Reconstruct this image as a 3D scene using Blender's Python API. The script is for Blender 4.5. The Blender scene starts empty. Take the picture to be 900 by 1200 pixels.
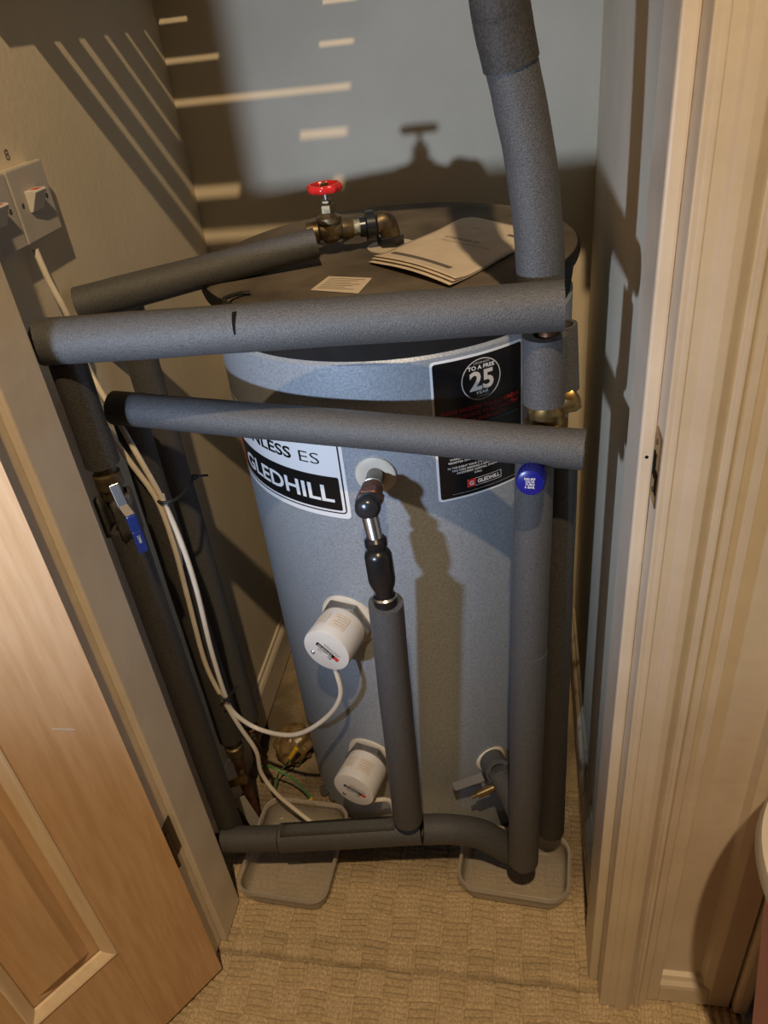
import bpy, bmesh, math, random
import numpy as np
from mathutils import Vector, Matrix

S = bpy.context.scene
COL = S.collection
random.seed(7)

# ------------------------------------------------------------------ camera, light, exposure
cam_d = bpy.data.cameras.new('camera')
cam = bpy.data.objects.new('camera', cam_d)
COL.objects.link(cam)
cam_d.sensor_fit = 'VERTICAL'
cam_d.sensor_height = 36.0
cam_d.lens = 27.03
cam_d.clip_start = 0.02
cam.matrix_world = Matrix(((0.984483, 0.002500, 0.175461, 0.0000), (0.143683, 0.562525, -0.814200, 0.0000), (-0.100737, 0.826777, 0.553437, 1.4300), (0, 0, 0, 1)))
S.camera = cam

world = bpy.data.worlds.new('room_ambient')
S.world = world
world.use_nodes = True
world.node_tree.nodes['Background'].inputs[0].default_value = (1.0, 0.80, 0.58, 1)
world.node_tree.nodes['Background'].inputs[1].default_value = 0.012

def light(name, kind, loc, energy, color, **kw):
    d = bpy.data.lights.new(name, kind)
    d.energy = energy
    d.color = color
    for k, v in kw.items():
        setattr(d, k, v)
    o = bpy.data.objects.new(name, d)
    COL.objects.link(o)
    o.location = loc
    return o

# warm bulb hanging high over the landing, behind the photographer
LAMP = (0.08, -0.50, 3.05)
light('landing_bulb', 'POINT', LAMP, 132, (1.0, 0.71, 0.40), shadow_soft_size=0.024)
# cool white hand torch held low to the left of the camera, aimed at the cylinder top and back wall
torch = light('hand_torch', 'SPOT', (-0.556, 0.0, 1.176), 31, (0.64, 0.775, 1.0), shadow_soft_size=0.024)
torch.data.spot_size = math.radians(92)
torch.data.spot_blend = 1.0
torch.scale = (0.74, 1.0, 1.0)
torch.rotation_euler = (Vector((-0.14, 1.25, 1.00)) - torch.location).to_track_quat('-Z', 'Y').to_euler()

S.view_settings.view_transform = 'Standard'
S.view_settings.look = 'None'
S.view_settings.gamma = 1.0
S.view_settings.use_curve_mapping = False
S.view_settings.exposure = 0.42

# ------------------------------------------------------------------ materials
MATS = {}
def mat(name, col, rough=0.5, metal=0.0, spec=0.5, col2=None, nscale=8.0, ndetail=4.0, nlo=0.35, nhi=0.65,
        bump=None, stretch=None, coat=0.0, alpha=None):
    m = bpy.data.materials.new(name)
    m.use_nodes = True
    nt = m.node_tree
    b = nt.nodes['Principled BSDF']
    b.inputs['Base Color'].default_value = (*col, 1)
    b.inputs['Roughness'].default_value = rough
    b.inputs['Metallic'].default_value = metal
    b.inputs['Specular IOR Level'].default_value = spec
    b.inputs['Coat Weight'].default_value = coat
    geo = nt.nodes.new('ShaderNodeNewGeometry')
    src = geo.outputs['Position']
    if stretch:
        mp = nt.nodes.new('ShaderNodeMapping')
        mp.inputs['Scale'].default_value = stretch
        nt.links.new(src, mp.inputs['Vector'])
        src = mp.outputs['Vector']
    if col2:
        n = nt.nodes.new('ShaderNodeTexNoise')
        n.inputs['Scale'].default_value = nscale
        n.inputs['Detail'].default_value = ndetail
        nt.links.new(src, n.inputs['Vector'])
        r = nt.nodes.new('ShaderNodeValToRGB')
        r.color_ramp.elements[0].position = nlo
        r.color_ramp.elements[1].position = nhi
        r.color_ramp.elements[0].color = (*col, 1)
        r.color_ramp.elements[1].color = (*col2, 1)
        nt.links.new(n.outputs['Fac'], r.inputs['Fac'])
        nt.links.new(r.outputs['Color'], b.inputs['Base Color'])
    if bump:
        n2 = nt.nodes.new('ShaderNodeTexNoise')
        n2.inputs['Scale'].default_value = bump[0]
        n2.inputs['Detail'].default_value = 3.0
        nt.links.new(geo.outputs['Position'], n2.inputs['Vector'])
        bp = nt.nodes.new('ShaderNodeBump')
        bp.inputs['Strength'].default_value = bump[1]
        bp.inputs['Distance'].default_value = bump[2]
        nt.links.new(n2.outputs['Fac'], bp.inputs['Height'])
        nt.links.new(bp.outputs['Normal'], b.inputs['Normal'])
    MATS[name] = m
    return m

mat('wall_paint', (0.63, 0.565, 0.44), 0.75, spec=0.3, col2=(0.69, 0.62, 0.49), nscale=6, bump=(90, 0.25, 0.002))
mat('gloss_paint', (0.66, 0.585, 0.475), 0.34, spec=0.45, col2=(0.72, 0.65, 0.545), nscale=9, bump=(35, 0.25, 0.003))
mat('dirty_paint', (0.62, 0.54, 0.40), 0.5, col2=(0.13, 0.09, 0.05), nscale=26, nlo=0.50, nhi=0.68, bump=(60, 0.3, 0.003))
mat('veneer', (0.60, 0.385, 0.21), 0.42, spec=0.4, col2=(0.70, 0.475, 0.285), nscale=16, ndetail=6, stretch=(6.0, 6.0, 0.55), bump=(260, 0.12, 0.001))
mat('veneer_baked_sheen', (0.76, 0.60, 0.42), 0.45, spec=0.4, col2=(0.82, 0.68, 0.50), nscale=16, ndetail=6, stretch=(6.0, 6.0, 0.7))  # moulding veneer made paler so its colour carries the gloss highlight
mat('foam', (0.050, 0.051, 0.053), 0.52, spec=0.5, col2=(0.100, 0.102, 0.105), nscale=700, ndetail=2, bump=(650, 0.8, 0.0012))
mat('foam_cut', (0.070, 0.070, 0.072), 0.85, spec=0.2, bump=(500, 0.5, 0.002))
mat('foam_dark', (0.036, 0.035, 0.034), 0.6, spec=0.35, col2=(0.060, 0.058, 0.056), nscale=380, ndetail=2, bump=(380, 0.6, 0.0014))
mat('steel_skin', (0.265, 0.295, 0.333), 0.40, metal=0.25, spec=0.6, col2=(0.345, 0.39, 0.445), nscale=300, ndetail=3, bump=(320, 0.35, 0.0012))
mat('lid_black', (0.010, 0.010, 0.011), 0.6, spec=0.15, col2=(0.018, 0.017, 0.016), nscale=14)
mat('lid_dust', (0.060, 0.050, 0.040), 0.8, spec=0.3, col2=(0.150, 0.128, 0.102), nscale=9, ndetail=8, bump=(70, 0.25, 0.002))
mat('white_plastic', (0.62, 0.60, 0.56), 0.42, col2=(0.68, 0.66, 0.62), nscale=20)
mat('aged_plastic', (0.55, 0.49, 0.39), 0.5, col2=(0.62, 0.56, 0.46), nscale=30)
mat('socket_plastic', (0.44, 0.41, 0.37), 0.35, col2=(0.48, 0.45, 0.41), nscale=20)
mat('cable_white', (0.66, 0.60, 0.50), 0.38, col2=(0.72, 0.67, 0.57), nscale=40)
mat('brass', (0.40, 0.27, 0.10), 0.38, metal=0.9, col2=(0.24, 0.15, 0.06), nscale=60)
mat('brass_aged', (0.20, 0.155, 0.085), 0.42, metal=0.75, col2=(0.085, 0.065, 0.04), nscale=70)
mat('copper', (0.20, 0.09, 0.05), 0.45, metal=0.75, col2=(0.09, 0.045, 0.025), nscale=60)
mat('verdigris', (0.30, 0.24, 0.17), 0.55, metal=0.4, col2=(0.36, 0.50, 0.44), nscale=150, nlo=0.5, nhi=0.6)
mat('chrome', (0.72, 0.72, 0.72), 0.26, metal=1.0)
mat('dull_steel', (0.30, 0.28, 0.25), 0.40, metal=0.8, col2=(0.22, 0.20, 0.17), nscale=40)
mat('black_plastic', (0.010, 0.010, 0.011), 0.28, spec=0.5)
mat('black_rubber', (0.012, 0.012, 0.012), 0.6)
mat('dark_metal', (0.045, 0.05, 0.06), 0.25, metal=0.6)
mat('red_enamel', (0.62, 0.022, 0.022), 0.24, spec=0.6)
mat('blue_plastic', (0.007, 0.018, 0.10), 0.32)
mat('blue_cap', (0.008, 0.010, 0.20), 0.30)
mat('green_wire', (0.05, 0.22, 0.05), 0.4)
mat('yellow_plastic', (0.72, 0.46, 0.03), 0.4)
mat('grey_tag', (0.30, 0.29, 0.27), 0.4)
mat('tag_dull', (0.17, 0.165, 0.155), 0.5)
mat('paper', (0.60, 0.52, 0.43), 0.8, spec=0.2, col2=(0.65, 0.575, 0.48), nscale=25)
mat('paper_fold', (0.30, 0.26, 0.23), 0.8, spec=0.2)
mat('ink_grey', (0.13, 0.115, 0.10), 0.8)
mat('label_white', (0.70, 0.71, 0.72), 0.35)
mat('label_black', (0.006, 0.006, 0.007), 0.30, spec=0.45)
mat('label_red', (0.60, 0.035, 0.03), 0.35)
mat('label_red_dim', (0.38, 0.025, 0.03), 0.4)
mat('label_silver', (0.48, 0.46, 0.42), 0.4)
mat('label_blue', (0.10, 0.22, 0.36), 0.4)
mat('hinge_brown', (0.085, 0.055, 0.028), 0.5, metal=0.5)
mat('hole_dark', (0.006, 0.005, 0.004), 0.9, spec=0.1)
mat('bare_wood', (0.42, 0.30, 0.17), 0.8, col2=(0.52, 0.39, 0.24), nscale=40, stretch=(4, 4, 0.5))
mat('brown_film', (0.16, 0.105, 0.045), 0.35, spec=0.6, col2=(0.24, 0.165, 0.075), nscale=30)
mat('pink_plastic', (0.62, 0.30, 0.36), 0.5, col2=(0.68, 0.36, 0.41), nscale=8)
mat('rug_grey', (0.21, 0.23, 0.25), 0.95, spec=0.1, col2=(0.31, 0.33, 0.35), nscale=60, bump=(150, 0.8, 0.01))
mat('blocker', (0.55, 0.50, 0.44), 0.95, spec=0.1)

def carpet_material():
    m = bpy.data.materials.new('carpet')
    m.use_nodes = True
    nt = m.node_tree
    b = nt.nodes['Principled BSDF']
    b.inputs['Roughness'].default_value = 0.95
    b.inputs['Specular IOR Level'].default_value = 0.1
    N = nt.nodes.new
    geo = N('ShaderNodeNewGeometry')
    n1 = N('ShaderNodeTexNoise'); n1.inputs['Scale'].default_value = 240; n1.inputs['Detail'].default_value = 3
    n2 = N('ShaderNodeTexNoise'); n2.inputs['Scale'].default_value = 7; n2.inputs['Detail'].default_value = 6
    for n in (n1, n2):
        nt.links.new(geo.outputs['Position'], n.inputs['Vector'])
    r1 = N('ShaderNodeValToRGB')
    r1.color_ramp.elements[0].position = 0.3; r1.color_ramp.elements[0].color = (0.42, 0.325, 0.20, 1)
    r1.color_ramp.elements[1].position = 0.7; r1.color_ramp.elements[1].color = (0.66, 0.54, 0.37, 1)
    nt.links.new(n1.outputs['Fac'], r1.inputs['Fac'])
    # worn-in dirt: the line where the cupboard carpet meets the landing carpet and the grubby strip under the pipes
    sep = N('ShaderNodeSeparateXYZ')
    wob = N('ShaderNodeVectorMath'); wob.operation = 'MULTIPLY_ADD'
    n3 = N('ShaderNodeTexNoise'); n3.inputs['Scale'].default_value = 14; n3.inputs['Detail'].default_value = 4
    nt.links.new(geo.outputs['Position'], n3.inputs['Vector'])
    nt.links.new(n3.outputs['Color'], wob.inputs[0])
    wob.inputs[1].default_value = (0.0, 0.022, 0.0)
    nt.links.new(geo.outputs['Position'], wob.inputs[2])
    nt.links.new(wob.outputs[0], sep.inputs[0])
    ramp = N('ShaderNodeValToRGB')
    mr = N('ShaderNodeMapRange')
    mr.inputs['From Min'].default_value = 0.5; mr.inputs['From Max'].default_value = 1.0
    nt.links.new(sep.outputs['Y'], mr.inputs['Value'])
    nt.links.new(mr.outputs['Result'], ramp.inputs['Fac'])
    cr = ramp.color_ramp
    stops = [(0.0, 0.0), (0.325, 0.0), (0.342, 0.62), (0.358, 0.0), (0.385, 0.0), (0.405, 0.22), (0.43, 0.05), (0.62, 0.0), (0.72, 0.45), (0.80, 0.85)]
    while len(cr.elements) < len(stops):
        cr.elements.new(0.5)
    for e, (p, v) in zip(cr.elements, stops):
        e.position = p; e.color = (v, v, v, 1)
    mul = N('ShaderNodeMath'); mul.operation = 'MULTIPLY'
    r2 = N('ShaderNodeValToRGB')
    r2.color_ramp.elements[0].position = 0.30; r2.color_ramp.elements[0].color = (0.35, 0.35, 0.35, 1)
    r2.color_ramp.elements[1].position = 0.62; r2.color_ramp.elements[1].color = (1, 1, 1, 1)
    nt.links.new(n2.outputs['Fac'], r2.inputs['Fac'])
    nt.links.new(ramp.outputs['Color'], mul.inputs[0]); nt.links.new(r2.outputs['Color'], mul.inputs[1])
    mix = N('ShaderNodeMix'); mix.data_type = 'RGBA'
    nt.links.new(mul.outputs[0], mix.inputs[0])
    mp = N('ShaderNodeMapping'); mp.inputs['Location'].default_value = (0, -0.66, 0.5)
    ck = N('ShaderNodeTexChecker'); ck.inputs['Scale'].default_value = 1 / 0.048
    ck.inputs['Color1'].default_value = (1, 1, 1, 1); ck.inputs['Color2'].default_value = (0.90, 0.89, 0.87, 1)
    nt.links.new(geo.outputs['Position'], mp.inputs['Vector'])
    fl = N('ShaderNodeVectorMath'); fl.operation = 'MULTIPLY'; fl.inputs[1].default_value = (1, 1, 0)
    nt.links.new(mp.outputs['Vector'], fl.inputs[0])
    nt.links.new(fl.outputs[0], ck.inputs['Vector'])
    yarn = N('ShaderNodeMix'); yarn.data_type = 'RGBA'; yarn.blend_type = 'MULTIPLY'; yarn.inputs[0].default_value = 1.0
    nt.links.new(r1.outputs['Color'], yarn.inputs[6]); nt.links.new(ck.outputs['Color'], yarn.inputs[7])
    nt.links.new(yarn.outputs[2], mix.inputs[6])
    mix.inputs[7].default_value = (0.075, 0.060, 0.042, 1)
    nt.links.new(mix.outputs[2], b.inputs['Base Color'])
    bp = N('ShaderNodeBump'); bp.inputs['Strength'].default_value = 0.5; bp.inputs['Distance'].default_value = 0.002
    nt.links.new(n1.outputs['Fac'], bp.inputs['Height']); nt.links.new(bp.outputs['Normal'], b.inputs['Normal'])
    MATS['carpet'] = m
carpet_material()

def clear_material():
    m = bpy.data.materials.new('clear_tub')
    m.use_nodes = True
    nt = m.node_tree
    b = nt.nodes['Principled BSDF']
    b.inputs['Base Color'].default_value = (0.62, 0.59, 0.55, 1)
    b.inputs['Roughness'].default_value = 0.18
    tr = nt.nodes.new('ShaderNodeBsdfTransparent')
    tr.inputs[0].default_value = (0.93, 0.91, 0.88, 1)
    lw = nt.nodes.new('ShaderNodeLayerWeight'); lw.inputs['Blend'].default_value = 0.35
    mr = nt.nodes.new('ShaderNodeMapRange')
    mr.inputs['To Min'].default_value = 0.30; mr.inputs['To Max'].default_value = 0.72
    nt.links.new(lw.outputs['Facing'], mr.inputs['Value'])
    mx = nt.nodes.new('ShaderNodeMixShader')
    nt.links.new(mr.outputs['Result'], mx.inputs[0])
    nt.links.new(tr.outputs[0], mx.inputs[1]); nt.links.new(b.outputs[0], mx.inputs[2])
    nt.links.new(mx.outputs[0], nt.nodes['Material Output'].inputs['Surface'])
    MATS['clear_tub'] = m
clear_material()

# ------------------------------------------------------------------ geometry helpers
WO = {}          # world origin of each object, for parenting
def V(*a):
    return Vector(a)

def catmull(pts, per=8):
    pts = [Vector(p) for p in pts]
    if len(pts) < 3:
        return pts
    out = []
    P = [2 * pts[0] - pts[1]] + pts + [2 * pts[-1] - pts[-2]]
    for i in range(1, len(P) - 2):
        a, b, c, d = P[i - 1], P[i], P[i + 1], P[i + 2]
        for k in range(per):
            t = k / per
            out.append(0.5 * ((2 * b) + (c - a) * t + (2 * a - 5 * b + 4 * c - d) * t * t + (3 * b - a - 3 * c + d) * t ** 3))
    out.append(pts[-1])
    return out

def densify(pts, step):
    out = [Vector(pts[0])]
    for a, b in zip(pts[:-1], pts[1:]):
        a, b = Vector(a), Vector(b)
        n = max(1, int((b - a).length / step))
        for k in range(1, n + 1):
            out.append(a.lerp(b, k / n))
    return out

def frames(pts):
    n = len(pts)
    tang = []
    for i in range(n):
        t = (pts[min(i + 1, n - 1)] - pts[max(i - 1, 0)])
        tang.append(t.normalized())
    up = Vector((0, 0, 1)) if abs(tang[0].z) < 0.9 else Vector((0, 1, 0))
    a = tang[0].cross(up).normalized()
    fr = []
    for t in tang:
        a = (a - t * a.dot(t)).normalized()
        fr.append((t, a, t.cross(a)))
    return fr

class G:
    def __init__(s):
        s.v = []; s.f = []; s.sm = []
    def add(s, verts, faces, smooth=False):
        o = len(s.v)
        s.v += [tuple(v) for v in verts]
        s.f += [tuple(i + o for i in f) for f in faces]
        s.sm += [smooth] * len(faces)
        return s
    def box(s, x0, x1, y0, y1, z0, z1):
        v = [(x, y, z) for x in (x0, x1) for y in (y0, y1) for z in (z0, z1)]
        return s.add(v, [(0, 1, 3, 2), (4, 6, 7, 5), (0, 4, 5, 1), (2, 3, 7, 6), (0, 2, 6, 4), (1, 5, 7, 3)])
    def obox(s, c, ax, ay, az, hx, hy, hz):
        c = Vector(c); ax = Vector(ax).normalized(); ay = Vector(ay).normalized(); az = Vector(az).normalized()
        v = [c + ax * hx * i + ay * hy * j + az * hz * k for i in (-1, 1) for j in (-1, 1) for k in (-1, 1)]
        return s.add(v, [(0, 1, 3, 2), (4, 6, 7, 5), (0, 4, 5, 1), (2, 3, 7, 6), (0, 2, 6, 4), (1, 5, 7, 3)])
    def tube(s, pts, r, n=16, cap=True, bore=None, jitter=0.0, smooth=True):
        pts = [Vector(p) for p in pts]
        fr = frames(pts)
        rr = r if isinstance(r, (list, tuple)) else [r] * len(pts)
        ph = random.random() * 6
        vs = []
        for i, (p, (t, a, b)) in enumerate(zip(pts, fr)):
            for k in range(n):
                th = 2 * math.pi * k / n
                q = rr[i]
                if jitter:
                    q *= 1 + jitter * (math.sin(i * 0.55 + 2 * th + ph) + 0.7 * math.sin(i * 0.23 - th + ph * 2) + random.uniform(-.35, .35))
                vs.append(p + (a * math.cos(th) + b * math.sin(th)) * q)
        fs = []
        m = len(pts)
        for i in range(m - 1):
            for k in range(n):
                k2 = (k + 1) % n
                fs.append((i * n + k, i * n + k2, (i + 1) * n + k2, (i + 1) * n + k))
        s.add(vs, fs, smooth)
        if cap:
            for e, sg in ((0, 1), (m - 1, -1)):
                ring = vs[e * n:(e + 1) * n]
                t, a, b = fr[e]
                if bore:
                    inner = [pts[e] + (a * math.cos(2 * math.pi * k / n) + b * math.sin(2 * math.pi * k / n)) * bore for k in range(n)]
                    deep = [q + t * sg * 0.010 for q in inner]
                    vv = ring + inner + deep
                    ff = []
                    for k in range(n):
                        k2 = (k + 1) % n
                        ff.append((k, k2, n + k2, n + k)); ff.append((n + k, n + k2, 2 * n + k2, 2 * n + k))
                    ff.append(tuple(range(2 * n, 3 * n)))
                    s.add(vv, ff, False)
                else:
                    s.add(ring, [tuple(range(n))], False)
        return s
    def lathe(s, prof, o, ax, n=32, cap=True, smooth=True):
        """prof: list of (distance along axis, radius)"""
        o = Vector(o); ax = Vector(ax).normalized()
        up = Vector((0, 0, 1)) if abs(ax.z) < 0.9 else Vector((0, 1, 0))
        a = ax.cross(up).normalized(); b = ax.cross(a)
        vs = []
        for (h, r) in prof:
            for k in range(n):
                th = 2 * math.pi * k / n
                vs.append(o + ax * h + (a * math.cos(th) + b * math.sin(th)) * r)
        fs = []
        for i in range(len(prof) - 1):
            for k in range(n):
                k2 = (k + 1) % n
                fs.append((i * n + k, i * n + k2, (i + 1) * n + k2, (i + 1) * n + k))
        s.add(vs, fs, smooth)
        if cap:
            s.add(vs[:n], [tuple(range(n))]); s.add(vs[-n:], [tuple(range(n))])
        return s
    def prism(s, poly, o, u, v, w, d):
        """poly of (a, b) in axes u, v at o, extruded along w by d"""
        o, u, v, w = Vector(o), Vector(u), Vector(v), Vector(w)
        n = len(poly)
        a = [o + u * p[0] + v * p[1] for p in poly]
        vs = a + [q + w * d for q in a]
        fs = [tuple(range(n)), tuple(range(2 * n - 1, n - 1, -1))] + [(k, (k + 1) % n, n + (k + 1) % n, n + k) for k in range(n)]
        return s.add(vs, fs)
    def obj(s, name, m, parent=None, bevel=0.0, origin=None, sharp=35):
        me = bpy.data.meshes.new(name)
        vs = np.array(s.v, dtype=float)
        if origin is None:
            if parent is None:
                lo, hi = vs.min(0), vs.max(0)
                origin = ((lo[0] + hi[0]) / 2, (lo[1] + hi[1]) / 2, lo[2])
            else:
                origin = WO[parent.name]
        origin = Vector(origin)
        me.from_pydata([Vector(p) - origin for p in s.v], [], s.f)
        me.update()
        bm = bmesh.new(); bm.from_mesh(me)
        bmesh.ops.remove_doubles(bm, verts=bm.verts, dist=1e-6)
        bmesh.ops.recalc_face_normals(bm, faces=bm.faces)
        any_s = any(s.sm)
        if any_s:
            for f in bm.faces:
                f.smooth = True
            for e in bm.edges:
                if len(e.link_faces) == 2 and e.calc_face_angle(0) > math.radians(sharp):
                    e.smooth = False
        bm.to_mesh(me); bm.free()
        o = bpy.data.objects.new(name, me)
        COL.objects.link(o)
        me.materials.append(MATS[m])
        if parent is None:
            o.location = origin
        else:
            o.parent = parent            # a part shares its thing's origin
        WO[o.name] = origin
        if bevel:
            md = o.modifiers.new('bevel', 'BEVEL'); md.width = bevel; md.segments = 2; md.limit_method = 'ANGLE'
        return o

def thing(name, label, cat, loc, group=None):
    o = bpy.data.objects.new(name, None)
    o.empty_display_size = 0.05
    COL.objects.link(o)
    o.location = loc
    WO[o.name] = Vector(loc)
    return tag(o, label, cat, group)

def tag(o, label, cat, group=None):
    o['label'] = label; o['category'] = cat
    if group:
        o['group'] = group
    return o

def struct(o, label=None):
    o['kind'] = 'structure'
    if label:
        o['label'] = label
    return o

def sempty(name, loc, label=None):
    o = bpy.data.objects.new(name, None)
    o.empty_display_size = 0.05
    COL.objects.link(o); o.location = loc; WO[o.name] = Vector(loc)
    return struct(o, label)

def text2d(s, bold=0.0, spacing=1.0):
    c = bpy.data.curves.new('lettering', 'FONT')
    c.body = s; c.size = 1.0; c.offset = bold; c.resolution_u = 3; c.space_character = spacing
    t = bpy.data.objects.new('lettering', c)
    COL.objects.link(t)
    dg = bpy.context.evaluated_depsgraph_get()
    me = bpy.data.meshes.new_from_object(t.evaluated_get(dg))
    vs = [(v.co.x, v.co.y) for v in me.vertices]
    fs = [tuple(p.vertices) for p in me.polygons]
    bpy.data.objects.remove(t); bpy.data.curves.remove(c); bpy.data.meshes.remove(me)
    xs = [v[0] for v in vs]
    x0, x1 = min(xs), max(xs)
    return [((x - x0) / (x1 - x0), y) for x, y in vs], fs, x1 - x0
CAP = 0.69   # cap height of the built-in font at size 1

# ------------------------------------------------------------------ cylinder axis
CX, CY0, RB = -0.198, 1.17, 0.275
def cyl(th, z, r=RB):
    t = math.radians(th)
    return Vector((CX + r * math.sin(t), CY0 - r * math.cos(t), z))

def patch(g, th0, th1, z0, z1, off, rad=0.0, step=1.0):
    """rounded rectangle wrapped on the cylinder"""
    n = max(8, int((th1 - th0) / step))
    k = math.degrees(1 / RB)
    ths = [th0 + (th1 - th0) * i / n for i in range(n + 1)]
    if rad:
        for a in range(1, 7):
            c = (1 - math.cos(a / 6 * math.pi / 2)) * rad * k
            ths += [th0 + c, th1 - c]
        ths = sorted(set(round(t, 5) for t in ths))
    vs = []
    for t in ths:
        d = min(t - th0, th1 - t) / k
        ins = 0.0
        if rad and d < rad:
            ins = rad - math.sqrt(max(0, rad * rad - (rad - d) ** 2))
        vs += [cyl(t, z0 + ins, RB + off), cyl(t, z1 - ins, RB + off)]
    fs = [(2 * i, 2 * i + 2, 2 * i + 3, 2 * i + 1) for i in range(len(ths) - 1)]
    g.add(vs, fs, True)
    return g

def cyl_text(g, s, th0, th1, z, cap, off, bold=0.0, spacing=1.0):
    v, f, w = text2d(s, bold, spacing)
    return g.add([cyl(th0 + (th1 - th0) * x, z + y / CAP * cap, RB + off) for x, y in v], f)

def plane_text(g, s, o, u, vv, width, cap, bold=0.0):
    o, u, vv = Vector(o), Vector(u), Vector(vv)
    v, f, w = text2d(s, bold)
    return g.add([o + u * (x * width) + vv * (y / CAP * cap) for x, y in v], f)

# ------------------------------------------------------------------ the room
XL, XR, YB = -0.625, 0.133, 1.52     # cupboard side walls and back wall
ZC = 2.75
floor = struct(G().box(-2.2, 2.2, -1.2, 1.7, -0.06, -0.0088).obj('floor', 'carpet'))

def carpet_weave():
    x0, x1, y0, y1, st = -0.80, 0.345, 0.44, 1.06, 0.0022
    xs = np.arange(x0, x1, st); ys = np.arange(y0, y1, st)
    X, Y = np.meshgrid(xs, ys)
    B = 0.048
    wob = 0.0016 * np.sin(X * 61 + Y * 13) + 0.0012 * np.sin(Y * 83 - X * 27)
    Xb, Yb = (X + wob) / B, (Y - 0.66 + wob) / B
    i, j = np.floor(Xb), np.floor(Yb)
    u, v = Xb - i, Yb - j
    par = (i + j) % 2
    across = np.where(par > 0.5, u, v); along = np.where(par > 0.5, v, u)
    rib = np.abs(np.sin(np.pi * 4 * across)) ** 0.55
    knot = np.where(par > 0.5, 0.45 + 0.55 * np.abs(np.sin(np.pi * 5 * along)), 0.8 + 0.2 * np.abs(np.sin(np.pi * 7 * along)))
    edge = np.clip(np.minimum(np.minimum(u, 1 - u), np.minimum(v, 1 - v)) / 0.07, 0, 1) ** 0.7
    rng = np.random.default_rng(3)
    Z = -0.0085 + 0.0085 * (0.15 + 0.85 * rib * knot) * edge * np.where(par > 0.5, 0.86, 1.0) + rng.normal(0, 0.0003, X.shape)
    seam = np.exp(-((Y - 0.66 - 0.003 * np.sin(X * 9)) / 0.006) ** 2)
    Z = Z - 0.003 * seam
    ny, nx = X.shape
    co = np.stack([X, Y, Z], -1).reshape(-1, 3)
    idx = np.arange(nx * ny).reshape(ny, nx)
    q = np.stack([idx[:-1, :-1], idx[:-1, 1:], idx[1:, 1:], idx[1:, :-1]], -1).reshape(-1, 4)
    me = bpy.data.meshes.new('carpet')
    me.vertices.add(len(co)); me.vertices.foreach_set('co', (co - np.array(WO['floor'])).ravel())
    me.loops.add(q.size); me.loops.foreach_set('vertex_index', q.ravel().astype(np.int32))
    me.polygons.add(len(q)); me.polygons.foreach_set('loop_start', np.arange(0, q.size, 4, dtype=np.int32))
    me.update(); me.validate()
    me.polygons.foreach_set('use_smooth', np.ones(len(q), dtype=bool))
    o = bpy.data.objects.new('carpet', me); COL.objects.link(o); o.parent = floor
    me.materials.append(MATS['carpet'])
    o['kind'] = 'stuff'; o['label'] = 'beige basket-weave carpet with a grubby joint line'
carpet_weave()

struct(G().box(XL - 0.08, XR + 0.08, YB, YB + 0.08, 0, ZC).obj('wall_back', 'wall_paint'))
wl = struct(G().box(XL - 0.08, XL, 0.757, YB, 0, ZC).obj('wall_left', 'wall_paint'))
struct(G().box(XR, XR + 0.08, 0.757, YB, 0, ZC).obj('wall_right', 'wall_paint'))
struct(G().box(XL - 0.08, XR + 0.08, 0.60, YB + 0.08, ZC, ZC + 0.06).obj('ceiling', 'wall_paint'))
wf = sempty('wall_front', (0, 0.7, 0))
G().box(-2.2, -0.585, 0.650, 0.757, 0, ZC).obj('partition', 'wall_paint', wf)
G().box(0.158, 0.362, 0.676, 0.757, 0, ZC).obj('partition', 'wall_paint', wf)
G().box(-0.585, 0.158, 0.650, 0.757, 2.19, ZC).obj('partition', 'wall_paint', wf)
G().box(0.213, 0.362, 0.757, 1.7, 0, ZC).obj('partition', 'wall_paint', wf)
pm = G(); plane_text(pm, '8', (-0.6245, 0.9510, 1.3103), (0, 1, 0), (0, 0, 1), 0.009, 0.012, 0.0)
pm.obj('pencil_mark', 'ink_grey', wl)

# skirting inside the cupboard
def skirting(name, x_in, sx, y0, y1, m):
    p = [(0, 0), (0.014, 0), (0.014, 0.082), (0.011, 0.090), (0.006, 0.096), (0.005, 0.104), (0, 0.106)]
    g = G().prism(p, (x_in, y0, 0), (sx, 0, 0), (0, 0, 1), (0, 1, 0), y1 - y0)
    return struct(g.obj(name, m))
skirting('baseboard_left', XL, 1, 0.757, YB, 'gloss_paint')
skirting('baseboard_right', XR, -1, 0.757, YB, 'dirty_paint')
struct(G().prism([(0, 0), (0.014, 0), (0.014, 0.085), (0.005, 0.104), (0, 0.106)], (XL + 0.015, YB, 0), (0, -1, 0), (0, 0, 1), (1, 0, 0), XR - XL - 0.03).obj('baseboard_back', 'gloss_paint'))

# door frame: linings with planted stops
t1 = sempty('trim_1', (-0.57, 0.70, 0), 'cream painted door lining beside the wooden door')
G().box(-0.585, -0.556, 0.650, 0.757, 0, 2.19).obj('lining', 'gloss_paint', t1, bevel=0.0015)
G().box(-0.556, -0.543, 0.677, 0.757, 0, 2.178).obj('door_stop', 'gloss_paint', t1, bevel=0.003)
G().box(-0.645, -0.580, 0.634, 0.650, 0, 2.18).obj('architrave', 'gloss_paint', t1, bevel=0.004)
t2 = sempty('trim_2', (0.13, 0.70, 0), 'cream moulded door frame with a brass strike plate')
G().box(0.127, 0.158, 0.636, 0.757, 0, 2.19).obj('lining', 'gloss_paint', t2, bevel=0.002)
G().box(0.1125, 0.127, 0.673, 0.757, 0, 2.178).obj('door_stop', 'gloss_paint', t2, bevel=0.003)
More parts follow.
